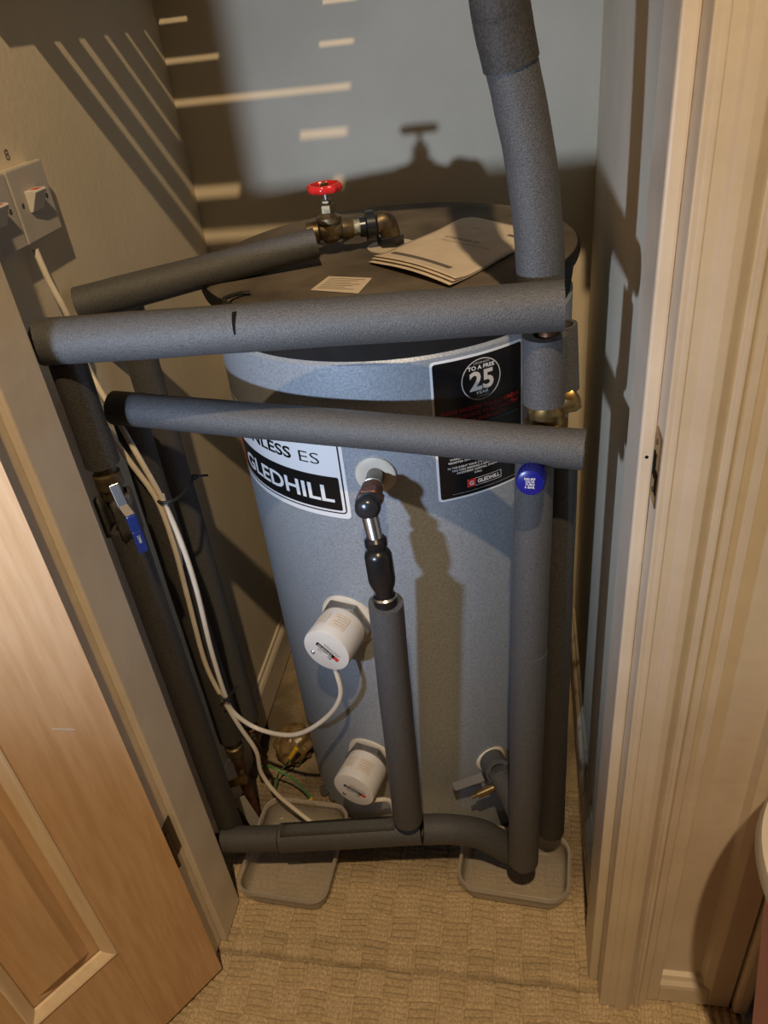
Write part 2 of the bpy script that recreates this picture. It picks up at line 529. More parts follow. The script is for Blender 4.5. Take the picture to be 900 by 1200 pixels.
# moulded architrave profile (x across, y depth)
ap = [(0.1295, 0.0), (0.1295, 0.016), (0.133, 0.020), (0.138, 0.021), (0.141, 0.017), (0.146, 0.0165), (0.152, 0.023), (0.160, 0.026), (0.168, 0.025), (0.175, 0.019),
      (0.180, 0.014), (0.183, 0.0185), (0.187, 0.0185), (0.190, 0.014), (0.201, 0.0125), (0.203, 0.0)]
G().prism([(a, -b) for a, b in ap], (0, 0.6555, 0), (1, 0, 0), (0, 1, 0), (0, 0, 1), 2.15).obj('architrave', 'gloss_paint', t2, bevel=0.001)
G().box(-0.585, 0.158, 0.650, 0.757, 2.178, 2.21).obj('head_lining', 'gloss_paint', t2)
# strike plate let into the right lining
sp = G().box(0.1258, 0.1272, 0.642, 0.670, 0.996, 1.072).obj('strike_plate', 'brass', t2, bevel=0.0006)
for z0, z1, y0, y1 in ((1.022, 1.048, 0.656, 0.667), (1.010, 1.034, 0.6425, 0.652)):
    G().box(0.1252, 0.1262, y0, y1, z0, z1).obj('latch_hole', 'hole_dark', sp)
for z in (1.060, 1.008):
    G().lathe([(0, 0.0032), (0.001, 0.0028)], (0.1262, 0.660, z), (-1, 0, 0), 12).obj('screw', 'hinge_brown', sp)
G().lathe([(0, 0.0025), (0.0012, 0.001)], (0.120, 0.6735, 1.036), (0, -1, 0), 10).obj('nail_hole', 'hole_dark', t2)

# panelled end beside the frame
t3 = sempty('trim_3', (0.28, 0.66, 0), 'cream painted panelling to the right of the door frame')
G().box(0.2035, 0.222, 0.652, 0.676, 0, 2.19).obj('stile', 'gloss_paint', t3, bevel=0.0015)
G().box(0.300, 0.334, 0.652, 0.676, 0, 2.19).obj('stile', 'gloss_paint', t3, bevel=0.0015)
G().box(0.222, 0.300, 0.652, 0.676, 0, 0.045).obj('rail', 'gloss_paint', t3, bevel=0.0015)
G().box(0.222, 0.300, 0.669, 0.676, 0.045, 2.19).obj('panel', 'gloss_paint', t3)
G().prism([(0, 0), (0.017, 0), (0.016, 0.006), (0.010, 0.012), (0.007, 0.020), (0, 0.024)], (0.222, 0.669, 0.045), (0, -1, 0), (0, 0, 1), (1, 0, 0), 0.078).obj('panel_moulding', 'gloss_paint', t3)
G().prism([(0, 0), (0.017, 0), (0.012, 0.010), (0, 0.016)], (0.300, 0.669, 0.045), (0, -1, 0), (-1, 0, 0), (0, 0, 1), 2.07).obj('panel_moulding', 'gloss_paint', t3)
G().box(0.338, 0.362, 0.642, 0.676, 0, 2.19).obj('corner_bead', 'gloss_paint', t3, bevel=0.006)

# slatted shelf fixed above the cylinder (it throws the striped shade)
sh = sempty('trim_4', (-0.25, 1.25, 1.53), 'slatted wooden shelf fixed above the cylinder')
gaps = [(1.041, 1.055), (1.1065, 1.1235), (1.1835, 1.1965), (1.2535, 1.2645), (1.324, 1.334), (1.392, 1.402), (1.460, 1.470)]
edges = [0.990] + [v for a, b in gaps for v in (a - 0.0135, b)] + [1.518]
for y0, y1 in zip(edges[::2], edges[1::2]):
    G().box(XL + 0.001, XR - 0.001, y0, y1, 1.532, 1.544).obj('slat', 'bare_wood', sh)
G().box(XL, XL + 0.024, 0.985, YB, 1.480, 1.532).obj('batten', 'bare_wood', sh)
G().box(XR - 0.024, XR, 0.985, YB, 1.480, 1.532).obj('batten', 'bare_wood', sh)

# ------------------------------------------------------------------ the wooden door, folded back past the frame
HX, HY = -0.533, 0.6245
DD = Vector((-0.571, -0.821, 0)).normalized()
DN = Vector((-DD.y, DD.x, 0))             # out of the visible face
if DN.x < 0:
    DN = -DN
door = sempty('door_1', (HX, HY, 0), 'light beech panelled door standing wide open')
def dpt(u, w, z):
    return Vector((HX, HY, 0)) + DD * u + DN * w + Vector((0, 0, z))
def dbox(name, u0, u1, z0, z1, m='veneer', w0=-0.034, w1=0.0):
    g = G().obox(dpt((u0 + u1) / 2, (w0 + w1) / 2, (z0 + z1) / 2), DD, DN, (0, 0, 1), (u1 - u0) / 2, (w1 - w0) / 2, (z1 - z0) / 2)
    return g.obj(name, m, door, bevel=0.0008)
US = [(0.0, 0.130), (0.270, 0.340), (0.480, 0.610)]
UP = [(0.130, 0.270), (0.340, 0.480)]
ZR = [(0.010, 0.268), (0.800, 0.930), (1.530, 1.630), (1.850, 1.980)]
ZP = [(0.268, 0.800), (0.930, 1.530), (1.630, 1.850)]
for u0, u1 in (US[0], US[2]):
    dbox('stile', u0, u1, 0.010, 1.980)
for z0, z1 in ZR:
    dbox('rail', 0.130, 0.480, z0, z1)
for z0, z1 in ZP:
    dbox('muntin', 0.270, 0.340, z0, z1)
def rings(u0, u1, z0, z1, prof):
    g = G(); vs = []
    for ins, w in prof:
        vs += [dpt(u0 + ins, w, z0 + ins), dpt(u1 - ins, w, z0 + ins), dpt(u1 - ins, w, z1 - ins), dpt(u0 + ins, w, z1 - ins)]
    fs = []
    for i in range(len(prof) - 1):
        for k in range(4):
            k2 = (k + 1) % 4
            fs.append((4 * i + k, 4 * i + k2, 4 * i + 4 + k2, 4 * i + 4 + k))
    return g, vs, fs
for u0, u1 in UP:
    for z0, z1 in ZP:
        g, vs, fs = rings(u0, u1, z0, z1, [(0.0, -0.010), (0.0, 0.0022), (0.003, 0.0030), (0.006, 0.0012), (0.016, -0.0075), (0.0175, -0.0115)])
        mo = g.add(vs, fs).obj('moulding', 'veneer_baked_sheen', door)
        g, vs, fs = rings(u0, u1, z0, z1, [(0.012, -0.024), (0.012, -0.0130), (0.030, -0.0130), (0.0475, -0.0010), (0.048, -0.0008)])
        n = len(vs)
        fs.append((n - 4, n - 3, n - 2, n - 1)); fs.append((0, 1, 2, 3))
        g.add(vs, fs).obj('panel', 'veneer', door)
G().obox(dpt(0.0590, 0.0004, 0.7092), DD * 0.0224 + V(0, 0, 0.0224), DN, (DD * 0.0224 - V(0, 0, 0.0224)), 0.0155, 0.0003, 0.0008).obj('scratch', 'label_white', door)
for zc in (0.345, 1.70):
    h = G().box(-0.5562, -0.5545, 0.6505, 0.676, zc - 0.042, zc + 0.042)
    hg = h.obj('hinge', 'hinge_brown', door)
    G().tube([(-0.5465, 0.6425, zc - 0.042), (-0.5465, 0.6425, zc + 0.042)], 0.0045, 12).obj('knuckle', 'hinge_brown', hg)

# ------------------------------------------------------------------ hot water cylinder
tank = thing('hot_water_cylinder', 'tall silver hot water cylinder with a dusty black lid in the cupboard', 'water cylinder', (CX, CY0, 0))
G().lathe([(0.015, 0.262), (0.020, RB), (1.046, RB), (1.050, RB - 0.004)], (CX, CY0, 0), (0, 0, 1), 128).obj('body', 'steel_skin', tank)
G().lathe([(0.0, 0.262), (0.018, 0.262)], (CX, CY0, 0), (0, 0, 1), 64).obj('base', 'black_plastic', tank)
lid = G().lathe([(1.050, 0.266), (1.051, 0.2715), (1.095, 0.2765), (1.097, 0.2815), (1.104, 0.2835), (1.112, 0.2825), (1.116, 0.279)], (CX, CY0, 0), (0, 0, 1), 128, cap=False).obj('lid', 'lid_black', tank)
G().lathe([(1.1155, 0.2795), (1.1185, 0.274), (1.1195, 0.262), (1.1200, 0.10), (1.1200, 0.001)], (CX, CY0, 0), (0, 0, 1), 128, cap=False).obj('lid_top', 'lid_dust', lid)

# maker's plate on the left
lb = patch(G(), -78, -9.2, 0.8065, 0.950, 0.0004, 0.008).obj('maker_label', 'label_white', tank)
lb['label'] = 'white and black maker label on the cylinder front'
bd = G()
for a, b, c, d in ((-77, -14, 0.8148, 0.8168), (-77, -14, 0.9395, 0.9415)):
    patch(bd, a, b, c, d, 0.0009)
patch(bd, -10.75, -10.30, 0.8215, 0.9345, 0.0009)
def corner(g, thc, zc, r, a0, sw=0.002, off=0.0009):
    k = math.degrees(1 / RB); vs = []
    for i in range(9):
        a = math.radians(a0 + 90 * i / 8)
        for q in (r, r - sw):
            vs.append(cyl(thc + math.cos(a) * q * k, zc + math.sin(a) * q, RB + off))
    g.add(vs, [(2 * i, 2 * i + 1, 2 * i + 3, 2 * i + 2) for i in range(8)])
k = math.degrees(1 / RB)
corner(bd, -10.30 - 0.007 * k, 0.8148 + 0.007, 0.007, -90); corner(bd, -10.30 - 0.007 * k, 0.9415 - 0.007, 0.007, 0)
patch(bd, -14.2, -10.30 - 0.007 * k + 0.05, 0.8148, 0.8168, 0.0009); patch(bd, -14.2, -10.30 - 0.007 * k + 0.05, 0.9395, 0.9415, 0.0009)
bd.obj('border', 'label_black', lb)
patch(G(), -61.5, -11.7, 0.8200, 0.8765, 0.0008, 0.003).obj('black_block', 'label_black', lb)
patch(G(), -74.5, -61.5, 0.8200, 0.8765, 0.0008, 0.003).obj('red_block', 'label_red', lb)
cyl_text(G(), 'G', -71.5, -64.5, 0.8340, 0.028, 0.0014, 0.02).obj('emblem', 'label_white', lb)
cyl_text(G(), 'GLEDHILL', -56.3, -13.9, 0.8345, 0.0262, 0.0014, 0.022).obj('lettering', 'label_white', lb)
cyl_text(G(), 'STAINLESS', -62.5, -27.4, 0.8950, 0.0180, 0.0012, 0.017).obj('lettering', 'label_black', lb)
cyl_text(G(), 'ES', -24.2, -17.1, 0.8950, 0.0180, 0.0012, -0.012).obj('lettering', 'label_black', lb)

# registration plate on the right
rb = patch(G(), 17.6, 46.6, 0.8285, 1.0410, 0.0004, 0.006).obj('registration_label', 'label_white', tank)
rb['label'] = 'black registration label with a white edge on the cylinder'
patch(G(), 18.3, 45.9, 0.8320, 1.0375, 0.0009, 0.004).obj('black_field', 'label_black', rb)
g = G(); kk = math.degrees(1 / RB); vs = []
for i in range(65):
    a = 2 * math.pi * i / 64
    for q in (0.0293, 0.0279):
        vs.append(cyl(32.3 + math.sin(a) * q * kk, 1.0040 + math.cos(a) * q, RB + 0.0013))
g.add(vs, [(2 * i, 2 * i + 1, 2 * i + 3, 2 * i + 2) for i in range(64)]).obj('badge_ring', 'label_silver', rb)
def rtext(s, a, b, z, cap, m, bold=0.0, off=0.0014):
    return cyl_text(G(), s, a, b, z, cap, off, bold).obj('lettering', m, rb)
rtext('UPGRADE', 30.0, 34.8, 1.0262, 0.0026, 'label_silver')
rtext('TO A FREE', 28.2, 36.4, 1.0188, 0.0052, 'label_white', 0.02)
rtext('25', 28.6, 36.1, 0.9905, 0.0250, 'label_silver', 0.03)
rtext('YEAR', 30.4, 34.4, 0.9835, 0.0042, 'label_silver', 0.01)
rtext('WARRANTY', 30.2, 34.5, 0.9788, 0.0022, 'label_silver')
rtext('PLEASE REGISTER YOUR CYLINDER', 19.9, 45.0, 0.9632, 0.0056, 'label_red_dim', 0.02)
rtext('WITHIN 30 DAYS TO ACTIVATE THE', 20.2, 44.6, 0.9542, 0.0056, 'label_red_dim', 0.02)
rtext('25 YEAR WARRANTY', 24.0, 40.0, 0.9452, 0.0056, 'label_red_dim', 0.02)
patch(G(), 19.5, 44.8, 0.9405, 0.9414, 0.0013).obj('rule', 'label_blue', rb)
rtext('WARRANTY TERMS', 21.6, 31.0, 0.8930, 0.0030, 'label_white', 0.005)
rtext('REGISTER ONLINE AT', 21.2, 31.5, 0.8880, 0.0030, 'label_white', 0.005)
rtext('IN THE EVENT YOUR CYLINDER FAILS', 20.9, 37.0, 0.8795, 0.0030, 'label_white', 0.005)
rtext('YOU CAN ARRANGE A SERVICE VISIT', 22.0, 37.5, 0.8747, 0.0030, 'label_white', 0.005)
rtext('REGISTERED GLEDHILL ENGINEER', 23.6, 38.0, 0.8699, 0.0030, 'label_white', 0.005)
rtext('CALL', 29.0, 31.5, 0.8648, 0.0028, 'label_white', 0.005)
fr_ = G()
for a, b, c, d in ((26.6, 38.0, 0.8440, 0.8445), (26.6, 38.0, 0.8560, 0.8565), (37.85, 38.0, 0.8440, 0.8565)):
    patch(fr_, a, b, c, d, 0.0013)
fr_.obj('logo_frame', 'label_white', rb)
patch(G(), 26.6, 29.3, 0.8440, 0.8565, 0.0013, 0.001).obj('logo_block', 'label_red', rb)
cyl_text(G(), 'G', 27.3, 28.6, 0.8470, 0.0064, 0.0018, 0.02).obj('lettering', 'label_white', rb)
rtext('GLEDHILL', 29.9, 37.4, 0.8474, 0.0060, 'label_white', 0.02)
rtext('FOR TERMS AND CONDITIONS PLEASE SEE THE HANDBOOK SUPPLIED', 22.0, 44.5, 0.8372, 0.0012, 'label_silver')

# pale collars where the fittings come through the skin
def boss(th, z, r=0.0265):
    t = math.radians(th); ax = Vector((math.sin(t), -math.cos(t), 0))
    g = G().lathe([(-0.004, r + 0.002), (0.0025, r), (0.004, r - 0.003), (0.004, 0.016), (0.002, 0.012)], cyl(th, z), ax, 32)
    return g.obj('collar', 'aged_plastic', tank), ax
boss(0.0, 0.884, 0.0285)
boss(-16.3, 0.605, 0.047); boss(-16.3, 0.262, 0.047); boss(31.0, 0.240, 0.0285)

# ------------------------------------------------------------------ things on the lid
ZL = 1.1205
lab = G().prism([(-0.2596, 1.0315), (-0.1957, 1.0127), (-0.2038, 0.9518), (-0.2725, 0.9762)], (0, 0, ZL), (1, 0, 0), (0, 1, 0), (0, 0, 1), 0.0004).obj('rating_label', 'paper', lid)
lines = G()
A = Vector((-0.2596, 1.0315, 0)); B = Vector((-0.1957, 1.0127, 0)); D = Vector((-0.2725, 0.9762, 0))
for i in range(7):
    f = 0.14 + 0.115 * i
    a = A.lerp(D, f) + (B - A) * 0.10; b = A.lerp(D, f) + (B - A) * (0.9 - 0.12 * (i % 3))
    nrm = (D - A).normalized() * 0.0013
    lines.add([V(a.x, a.y, ZL + 0.0007), V(b.x, b.y, ZL + 0.0007), V(b.x + nrm.x, b.y + nrm.y, ZL + 0.0007), V(a.x + nrm.x, a.y + nrm.y, ZL + 0.0007)], [(0, 1, 2, 3)])
lines.obj('print', 'ink_grey', lab)

def manual():
    """a dog-eared booklet lying on the lid, its near edge curling up"""
    L = Vector((-0.211, 1.078, 0)); T = Vector((-0.084, 1.296, 0)); Bp = Vector((-0.087, 0.952, 0))
    e1 = T - L; e2 = Bp - L
    root = thing('instruction_booklet', 'creased paper installation booklet lying on the cylinder lid', 'booklet', (L + e1 / 2 + e2 / 2) + V(0, 0, ZL))
    def surf(a, b, lift):
        rx = 0.0
        z = ZL + 0.0012 + lift
        z += lift * 3.0 * max(0, 1 - a / 0.22) ** 2
        z += 0.004 * math.sin(math.pi * b) * max(0, 1 - a / 0.5) + 0.0015 * math.sin(a * 5 + b * 2) ** 2
        p = L + e1 * a + e2 * b
        return V(p.x, p.y, z)
    def sheet(lift, a0, inset, name, m, par):
        n1, n2 = 26, 20
        g = G(); vs = []
        for i in range(n1 + 1):
            for j in range(n2 + 1):
                a = a0 + (1 - a0) * i / n1; b = inset + (1 - inset) * j / n2
                # rounded far corner
                da, db = 1 - a, b
                if da < 0.12 and db < 0.16:
                    q = math.hypot((0.12 - da) / 0.12, (0.16 - db) / 0.16)
                    if q > 1:
                        a = 1 - (0.12 - (0.12 - da) / q); b = 0.16 - (0.16 - db) / q
                vs.append(surf(a, b, lift))
        top = len(vs)
        fs = [(i * (n2 + 1) + j, (i + 1) * (n2 + 1) + j, (i + 1) * (n2 + 1) + j + 1, i * (n2 + 1) + j + 1) for i in range(n1) for j in range(n2)]
        g.add(vs, fs, True)
        o = g.obj(name, m, par)
        md = o.modifiers.new('thickness', 'SOLIDIFY'); md.thickness = 0.0007
        return o
    sheet(0.0006, 0.0, 0.0, 'page', 'paper', root)
    sheet(0.0014, 0.025, 0.0, 'page', 'paper', root)
    c = sheet(0.0024, 0.050, 0.0, 'cover', 'paper', root)
    def quad(a0, a1, b0, b1):
        vs = []; n = 10; pr = G()
        for i in range(n + 1):
            b = b0 + (b1 - b0) * i / n
            for a in (a0, a1):
                p = surf(a, b, 0.0024); vs.append(p + V(0, 0, 0.0008))
        pr.add(vs, [(2 * i, 2 * i + 1, 2 * i + 3, 2 * i + 2) for i in range(n)]).obj('print_bar', 'ink_grey', c)
    quad(0.150, 0.195, 0.07, 0.80)
    quad(0.80, 0.835, 0.72, 0.99)
    for s, a, b0, b1, cap, bold in (('STAINLESS ES', 0.585, 0.20, 0.62, 0.030, 0.02), ('INSTALLATION AND USER INSTRUCTIONS', 0.535, 0.22, 0.80, 0.018, 0.0), ('SERVICING', 0.80, 0.30, 0.42, 0.016, 0.0)):
        v, f, w = text2d(s, bold); tx = G()
        tx.add([surf(a + y / CAP * cap, b0 + (b1 - b0) * x, 0.0024) + V(0, 0, 0.0008) for x, y in v], f).obj('lettering', 'ink_grey', c)
manual()

# scrap of black wire on the lid
wp = catmull([(-0.3771, 0.9289, 1.1240), (-0.3561, 0.9101, 1.1240), (-0.3803, 0.9399, 1.1260), (-0.3671, 0.9642, 1.1250), (-0.3543, 0.9716, 1.1230)], 8)
tag(G().tube(wp, 0.0028, 8).obj('wire_scrap', 'black_rubber'), 'short curl of black wire lying at the left of the lid', 'wire')

# ------------------------------------------------------------------ insulated pipework
def hexnut(g, o, ax, r, h):
    return g.lathe([(0, r * 0.93), (0.001, r), (h - 0.001, r), (h, r * 0.93)], o, ax, 6, smooth=False)

def foam_run(name, label, pts, r, copper_ends=None, bore=0.0125, m='foam', curve=False, n=24, extra=None):
    """a run of pipe in grey foam: the lagging is the visible tube, copper shows at its open ends"""
    pp = catmull(pts, 10) if curve else [Vector(p) for p in pts]
    pp = densify(pp, 0.014)
    base = min(pp, key=lambda p: p.z)
    root = thing(name, label, 'pipe', base)
    rr = r
    if isinstance(r, tuple):
        rr = [r[0] + (r[1] - r[0]) * i / (len(pp) - 1) for i in range(len(pp))]
    G().tube(pp, rr, n, bore=bore, jitter=0.008).obj('foam_lagging', m, root)
    if copper_ends:
        for ps in copper_ends:
            G().tube(catmull(ps, 8), 0.011, 14).obj('copper_pipe', 'copper', root)
    return root

# main horizontal run across the top
P1L, P1R = V(-0.5576, 0.7970, 1.1328), V(0.0448, 0.8030, 1.1447)
p1 = foam_run('lagged_pipe', 'uppermost grey foam-lagged pipe running level across the cylinder front', [P1L, P1R], (0.0280, 0.0262),
     [[P1L + V(0.004, 0, 0), P1L + V(-0.004, 0.008, 0.0)]])
# split in the foam seam
spl = G()
for i in range(7):
    a = math.radians(-72 + 13 * i); w = 0.0024 * (1 - i / 7) ** 0.8 + 0.0003
    c = P1L.lerp(P1R, 0.4135)
    rdir = V(0, -math.cos(math.radians(20 - 9 * i + 40)), math.sin(math.radians(20 - 9 * i + 40)))
    spl.add([c + V(-w, 0, 0) + rdir * 0.0279, c + V(w, 0, 0) + rdir * 0.0279], [])
spl.f = [(2 * i, 2 * i + 1, 2 * i + 3, 2 * i + 2) for i in range(6)]; spl.sm = [False] * 6
sp_ = spl.obj('seam_split', 'hole_dark', p1)

# second, lower run
P2L, P2R = V(-0.5545, 0.8950, 0.9972), V(0.0727, 0.8000, 0.9728)
foam_run('lagged_pipe', 'lower grey foam-lagged pipe sloping down to the right across the label', [P2L, P2R], (0.0235, 0.0240),
     [[P2L + V(0.006, 0, 0), P2L + V(-0.006, 0.004, 0)]])

# run from the left wall up to the gate valve
P3L, P3R = V(-0.6119, 0.9826, 1.1160), V(-0.2838, 1.0866, 1.1530)
p3 = foam_run('lagged_pipe', 'grey foam-lagged pipe leading from the left wall to the red wheel valve', [P3L, P3R], (0.0245, 0.0205))

# tall riser through the top of the frame
TP = [V(0.0220, 0.8460, 1.1554), V(0.0187, 0.8440, 1.2077), V(0.0104, 0.8420, 1.2793), V(0.0005, 0.8400, 1.3299), V(-0.0088, 0.8360, 1.3702)]
TP2 = [V(-0.0080, 0.8360, 1.3673), V(-0.0160, 0.8300, 1.4046), V(-0.0198, 0.8260, 1.4367), V(-0.034, 0.822, 1.60), V(-0.036, 0.822, 2.30)]
tall = foam_run('lagged_pipe', 'thick leaning grey lagged pipe rising out of the top of the picture', TP, (0.0258, 0.0250), curve=True)
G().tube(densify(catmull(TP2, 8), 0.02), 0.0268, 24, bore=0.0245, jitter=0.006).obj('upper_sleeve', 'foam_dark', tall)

# short cover below the run's right end
foam_run('lagging_offcut', 'short upright grey foam cover between the two level pipes', [V(0.0259, 0.8260, 1.1047), V(0.0261, 0.8260, 1.0237)], 0.0245,
     [[V(0.0345, 0.8220, 1.1252), V(0.0323, 0.8280, 1.1105), V(0.0279, 0.8280, 1.0959)]])
foam_run('lagging_offcut', 'narrow grey foam strip behind the short upright cover', [V(0.0468, 0.8620, 1.1019), V(0.0520, 0.8620, 1.0221)], 0.0170)

# brass tee valve behind the second run
tv = thing('brass_valve', 'brass valve body between the short foam cover and the lower pipe', 'valve', V(0.0324, 0.8500, 0.9773))
c = V(0.0302, 0.8500, 0.9890)
G().lathe([(-0.050, 0.014), (-0.030, 0.015), (-0.024, 0.021), (0.012, 0.023), (0.018, 0.018), (0.03, 0.0155), (0.04, 0.0155)], c, (0, 0, 1), 24).obj('body', 'brass', tv)
G().lathe([(0, 0.015), (0.016, 0.017), (0.022, 0.020), (0.030, 0.019), (0.034, 0.010)], c + V(0.006, 0.004, 0.012), (0.85, 0.25, 0.45), 24).obj('branch', 'brass', tv)
g = G(); hexnut(g, c + V(0, 0, -0.014), (0, 0, 1), 0.026, 0.014); g.obj('nut', 'brass', tv)

# relief knob
kn = thing('relief_valve_knob', 'dark blue relief valve knob with white print under the lower pipe', 'valve', V(0.0113, 0.7750, 0.9330))
kc = V(0.0134, 0.7900, 0.9461)
kd = (V(0.0091, 0.7570, 0.9504) - kc).normalized()
G().lathe([(-0.012, 0.0145), (0.0, 0.0165), (0.020, 0.0165), (0.0245, 0.0155), (0.026, 0.012)], kc, kd, 28).obj('cap', 'blue_cap', kn)
rg = G()
for i in range(24):
    a = 2 * math.pi * i / 24
    x = kd.cross(V(0, 0, 1)).normalized(); y = x.cross(kd)
    rg.obox(kc + kd * 0.012 + (x * math.cos(a) + y * math.sin(a)) * 0.0166, x * math.cos(a) + y * math.sin(a), kd, (x * math.cos(a) + y * math.sin(a)).cross(kd), 0.0006, 0.009, 0.0009)
rg.obj('grip_ribs', 'blue_cap', kn)
G().lathe([(-0.040, 0.012), (-0.012, 0.012)], kc, kd, 20).obj('stem', 'brass_aged', kn)
tx = G(); x = (-kd.cross(V(0, 0, 1))).normalized() * 1.0
if x.x < 0: x = -x
y = kd.cross(x).normalized()
if y.z < 0: y = -y
fc = kc + kd * 0.0265
for s, dy, w, cap in (('RELIEF', 0.0045, 0.0125, 0.0026), ('VALVE', 0.0010, 0.0105, 0.0026), ('TURN', -0.0025, 0.0105, 0.0026), ('3 BAR', -0.0060, 0.0115, 0.0026)):
    plane_text(tx, s, fc + y * dy - x * w / 2, x, y, w, cap, 0.02)
tx.obj('lettering', 'label_white', kn)

# right-hand risers standing over the tub
R1T, R1B = V(0.0173, 0.8480, 0.9550), V(0.0021, 0.7950, 0.1454)
rs = foam_run('lagged_pipe', 'front of the two upright lagged pipes standing over the right-hand tub', [R1T, R1T.lerp(R1B, 0.41)], (0.0245, 0.0250))
G().tube(densify([R1T.lerp(R1B, 0.405), R1B], 0.014), [0.0262] * (len(densify([R1T.lerp(R1B, 0.405), R1B], 0.014))), 24, bore=0.0125, jitter=0.006).obj('lower_sleeve', 'foam', rs)
G().tube([R1B + V(0, 0, 0.02), R1B + V(0, 0, -0.028)], 0.011, 14).obj('copper_pipe', 'copper', rs)
R2T, R2B = V(0.0499, 0.8860, 0.9077), V(0.0518, 0.8680, 0.1322)
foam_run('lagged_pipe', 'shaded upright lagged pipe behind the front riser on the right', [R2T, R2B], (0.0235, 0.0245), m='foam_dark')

# left-hand uprights
v1x = V(-0.548, 0.816, 0)
def at_z(px_base, z):
    return Vector((px_base.x, px_base.y, z))
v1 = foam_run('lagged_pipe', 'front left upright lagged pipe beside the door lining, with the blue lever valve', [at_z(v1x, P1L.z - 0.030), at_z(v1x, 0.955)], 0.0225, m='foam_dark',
     copper_ends=[[at_z(v1x, 0.96), at_z(v1x, 0.87)], [P1L + V(-0.008, 0.010, 0.004), P1L + V(-0.012, 0.020, -0.012), at_z(v1x, P1L.z - 0.034)]])
# torn lower cover of the same upright
low = densify([at_z(v1x, 0.905), at_z(v1x, 0.845)], 0.012)
g = G(); n = 20; vs = []
for i, p in enumerate(low):
    for kx in range(n + 1):
        a = math.radians(20 + 290 * kx / n)
        r_ = 0.0245 + (0.004 if kx in (0, n) else 0)
        vs.append(p + V(math.sin(a) * r_, -math.cos(a) * r_, 0.004 * math.sin(kx * 1.7) if i == 0 else 0))
g.add(vs, [(i * (n + 1) + kx, i * (n + 1) + kx + 1, (i + 1) * (n + 1) + kx + 1, (i + 1) * (n + 1) + kx) for i in range(len(low) - 1) for kx in range(n)], True)
o_ = g.obj('torn_foam', 'foam_dark', v1)
md = o_.modifiers.new('thickness', 'SOLIDIFY'); md.thickness = 0.007; md.offset = -1
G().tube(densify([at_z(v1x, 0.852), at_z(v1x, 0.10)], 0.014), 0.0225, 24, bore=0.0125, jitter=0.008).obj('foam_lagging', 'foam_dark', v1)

# blue lever ball valve on that upright
bv = thing('lever_valve', 'chrome valve with a blue lever on the front left upright pipe', 'valve', at_z(v1x, 0.90))
vc = at_z(v1x, 0.930)
G().lathe([(-0.028, 0.0145), (-0.012, 0.0150), (-0.010, 0.0185), (0.010, 0.0185), (0.012, 0.0150), (0.028, 0.0145)], vc, (0, 0, 1), 20).obj('body', 'brass_aged', bv)
hd = (V(0.62, -0.78, 0)).normalized()
G().tube([vc, vc + hd * 0.034], 0.0055, 12).obj('spindle', 'brass_aged', bv)
g = G(); hexnut(g, vc + hd * 0.030, hd, 0.0065, 0.006); g.obj('nut', 'copper', bv)
lv0 = V(-0.5207, 0.7820, 0.9424); lv1 = V(-0.5135, 0.7760, 0.9144); lv2 = V(-0.5011, 0.7660, 0.9050); lv3 = V(-0.4988, 0.7640, 0.8818); lv4 = V(-0.4978, 0.7640, 0.8480)
side = (lv4 - lv1).cross(V(0.55, -0.83, 0)).normalized()
def strap(g, pts, half, thick):
    nn = V(0.55, -0.83, 0.1).normalized()
    for a, b in zip(pts[:-1], pts[1:]):
        d = (b - a); g.obox((a + b) / 2, d, side, nn, d.length / 2 + 0.0008, half, thick / 2)
    return g
strap(G(), [lv0, lv1, lv2], 0.0062, 0.0026).obj('lever', 'chrome', bv, bevel=0.0008)
sl = strap(G(), [lv2, lv3, lv4], 0.0068, 0.006).obj('lever_sleeve', 'blue_plastic', bv, bevel=0.002)
tx = G()
dn = (lv4 - lv3).normalized(); nn = V(0.55, -0.83, 0.1).normalized()
plane_text(tx, '22MM', lv3 + nn * 0.0034 - (side if side.x > 0 else -side) * 0.0018 + dn * 0.006, dn, side if side.x > 0 else -side, 0.012, 0.0036, 0.02)
tx.obj('lettering', 'grey_tag', sl)

v2x = V(-0.5575, 0.930, 0)
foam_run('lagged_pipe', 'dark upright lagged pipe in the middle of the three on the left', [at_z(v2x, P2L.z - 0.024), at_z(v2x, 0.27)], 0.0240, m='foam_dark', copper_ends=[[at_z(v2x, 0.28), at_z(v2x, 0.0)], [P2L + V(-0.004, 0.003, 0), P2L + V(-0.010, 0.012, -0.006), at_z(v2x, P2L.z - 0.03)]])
v3x = V(-0.5700, 1.035, 0)
foam_run('lagged_pipe', 'rearmost of the three upright lagged pipes on the left', [at_z(v3x, P3L.z - 0.024), at_z(v3x, 0.200)], 0.0245, copper_ends=[[at_z(v3x, 0.21), at_z(v3x, 0.0)]])

# pipe along the bottom
PBL = V(-0.5542, 0.7900, 0.1462); PBS = V(-0.4445, 0.7980, 0.1527); PBM = V(-0.1792, 0.8220, 0.1743)
pb = foam_run('lagged_pipe', 'grey lagged pipe running low across the front above the trays', [PBL, PBS], 0.0235, [[PBL + V(0.004, 0, 0), PBL + V(-0.02, 0, 0)]])
G().tube(densify([PBS + (PBM - PBS).normalized() * 0.0025, PBM], 0.014), 0.0262, 24, bore=0.0125, jitter=0.008).obj('foam_lagging', 'foam', pb)
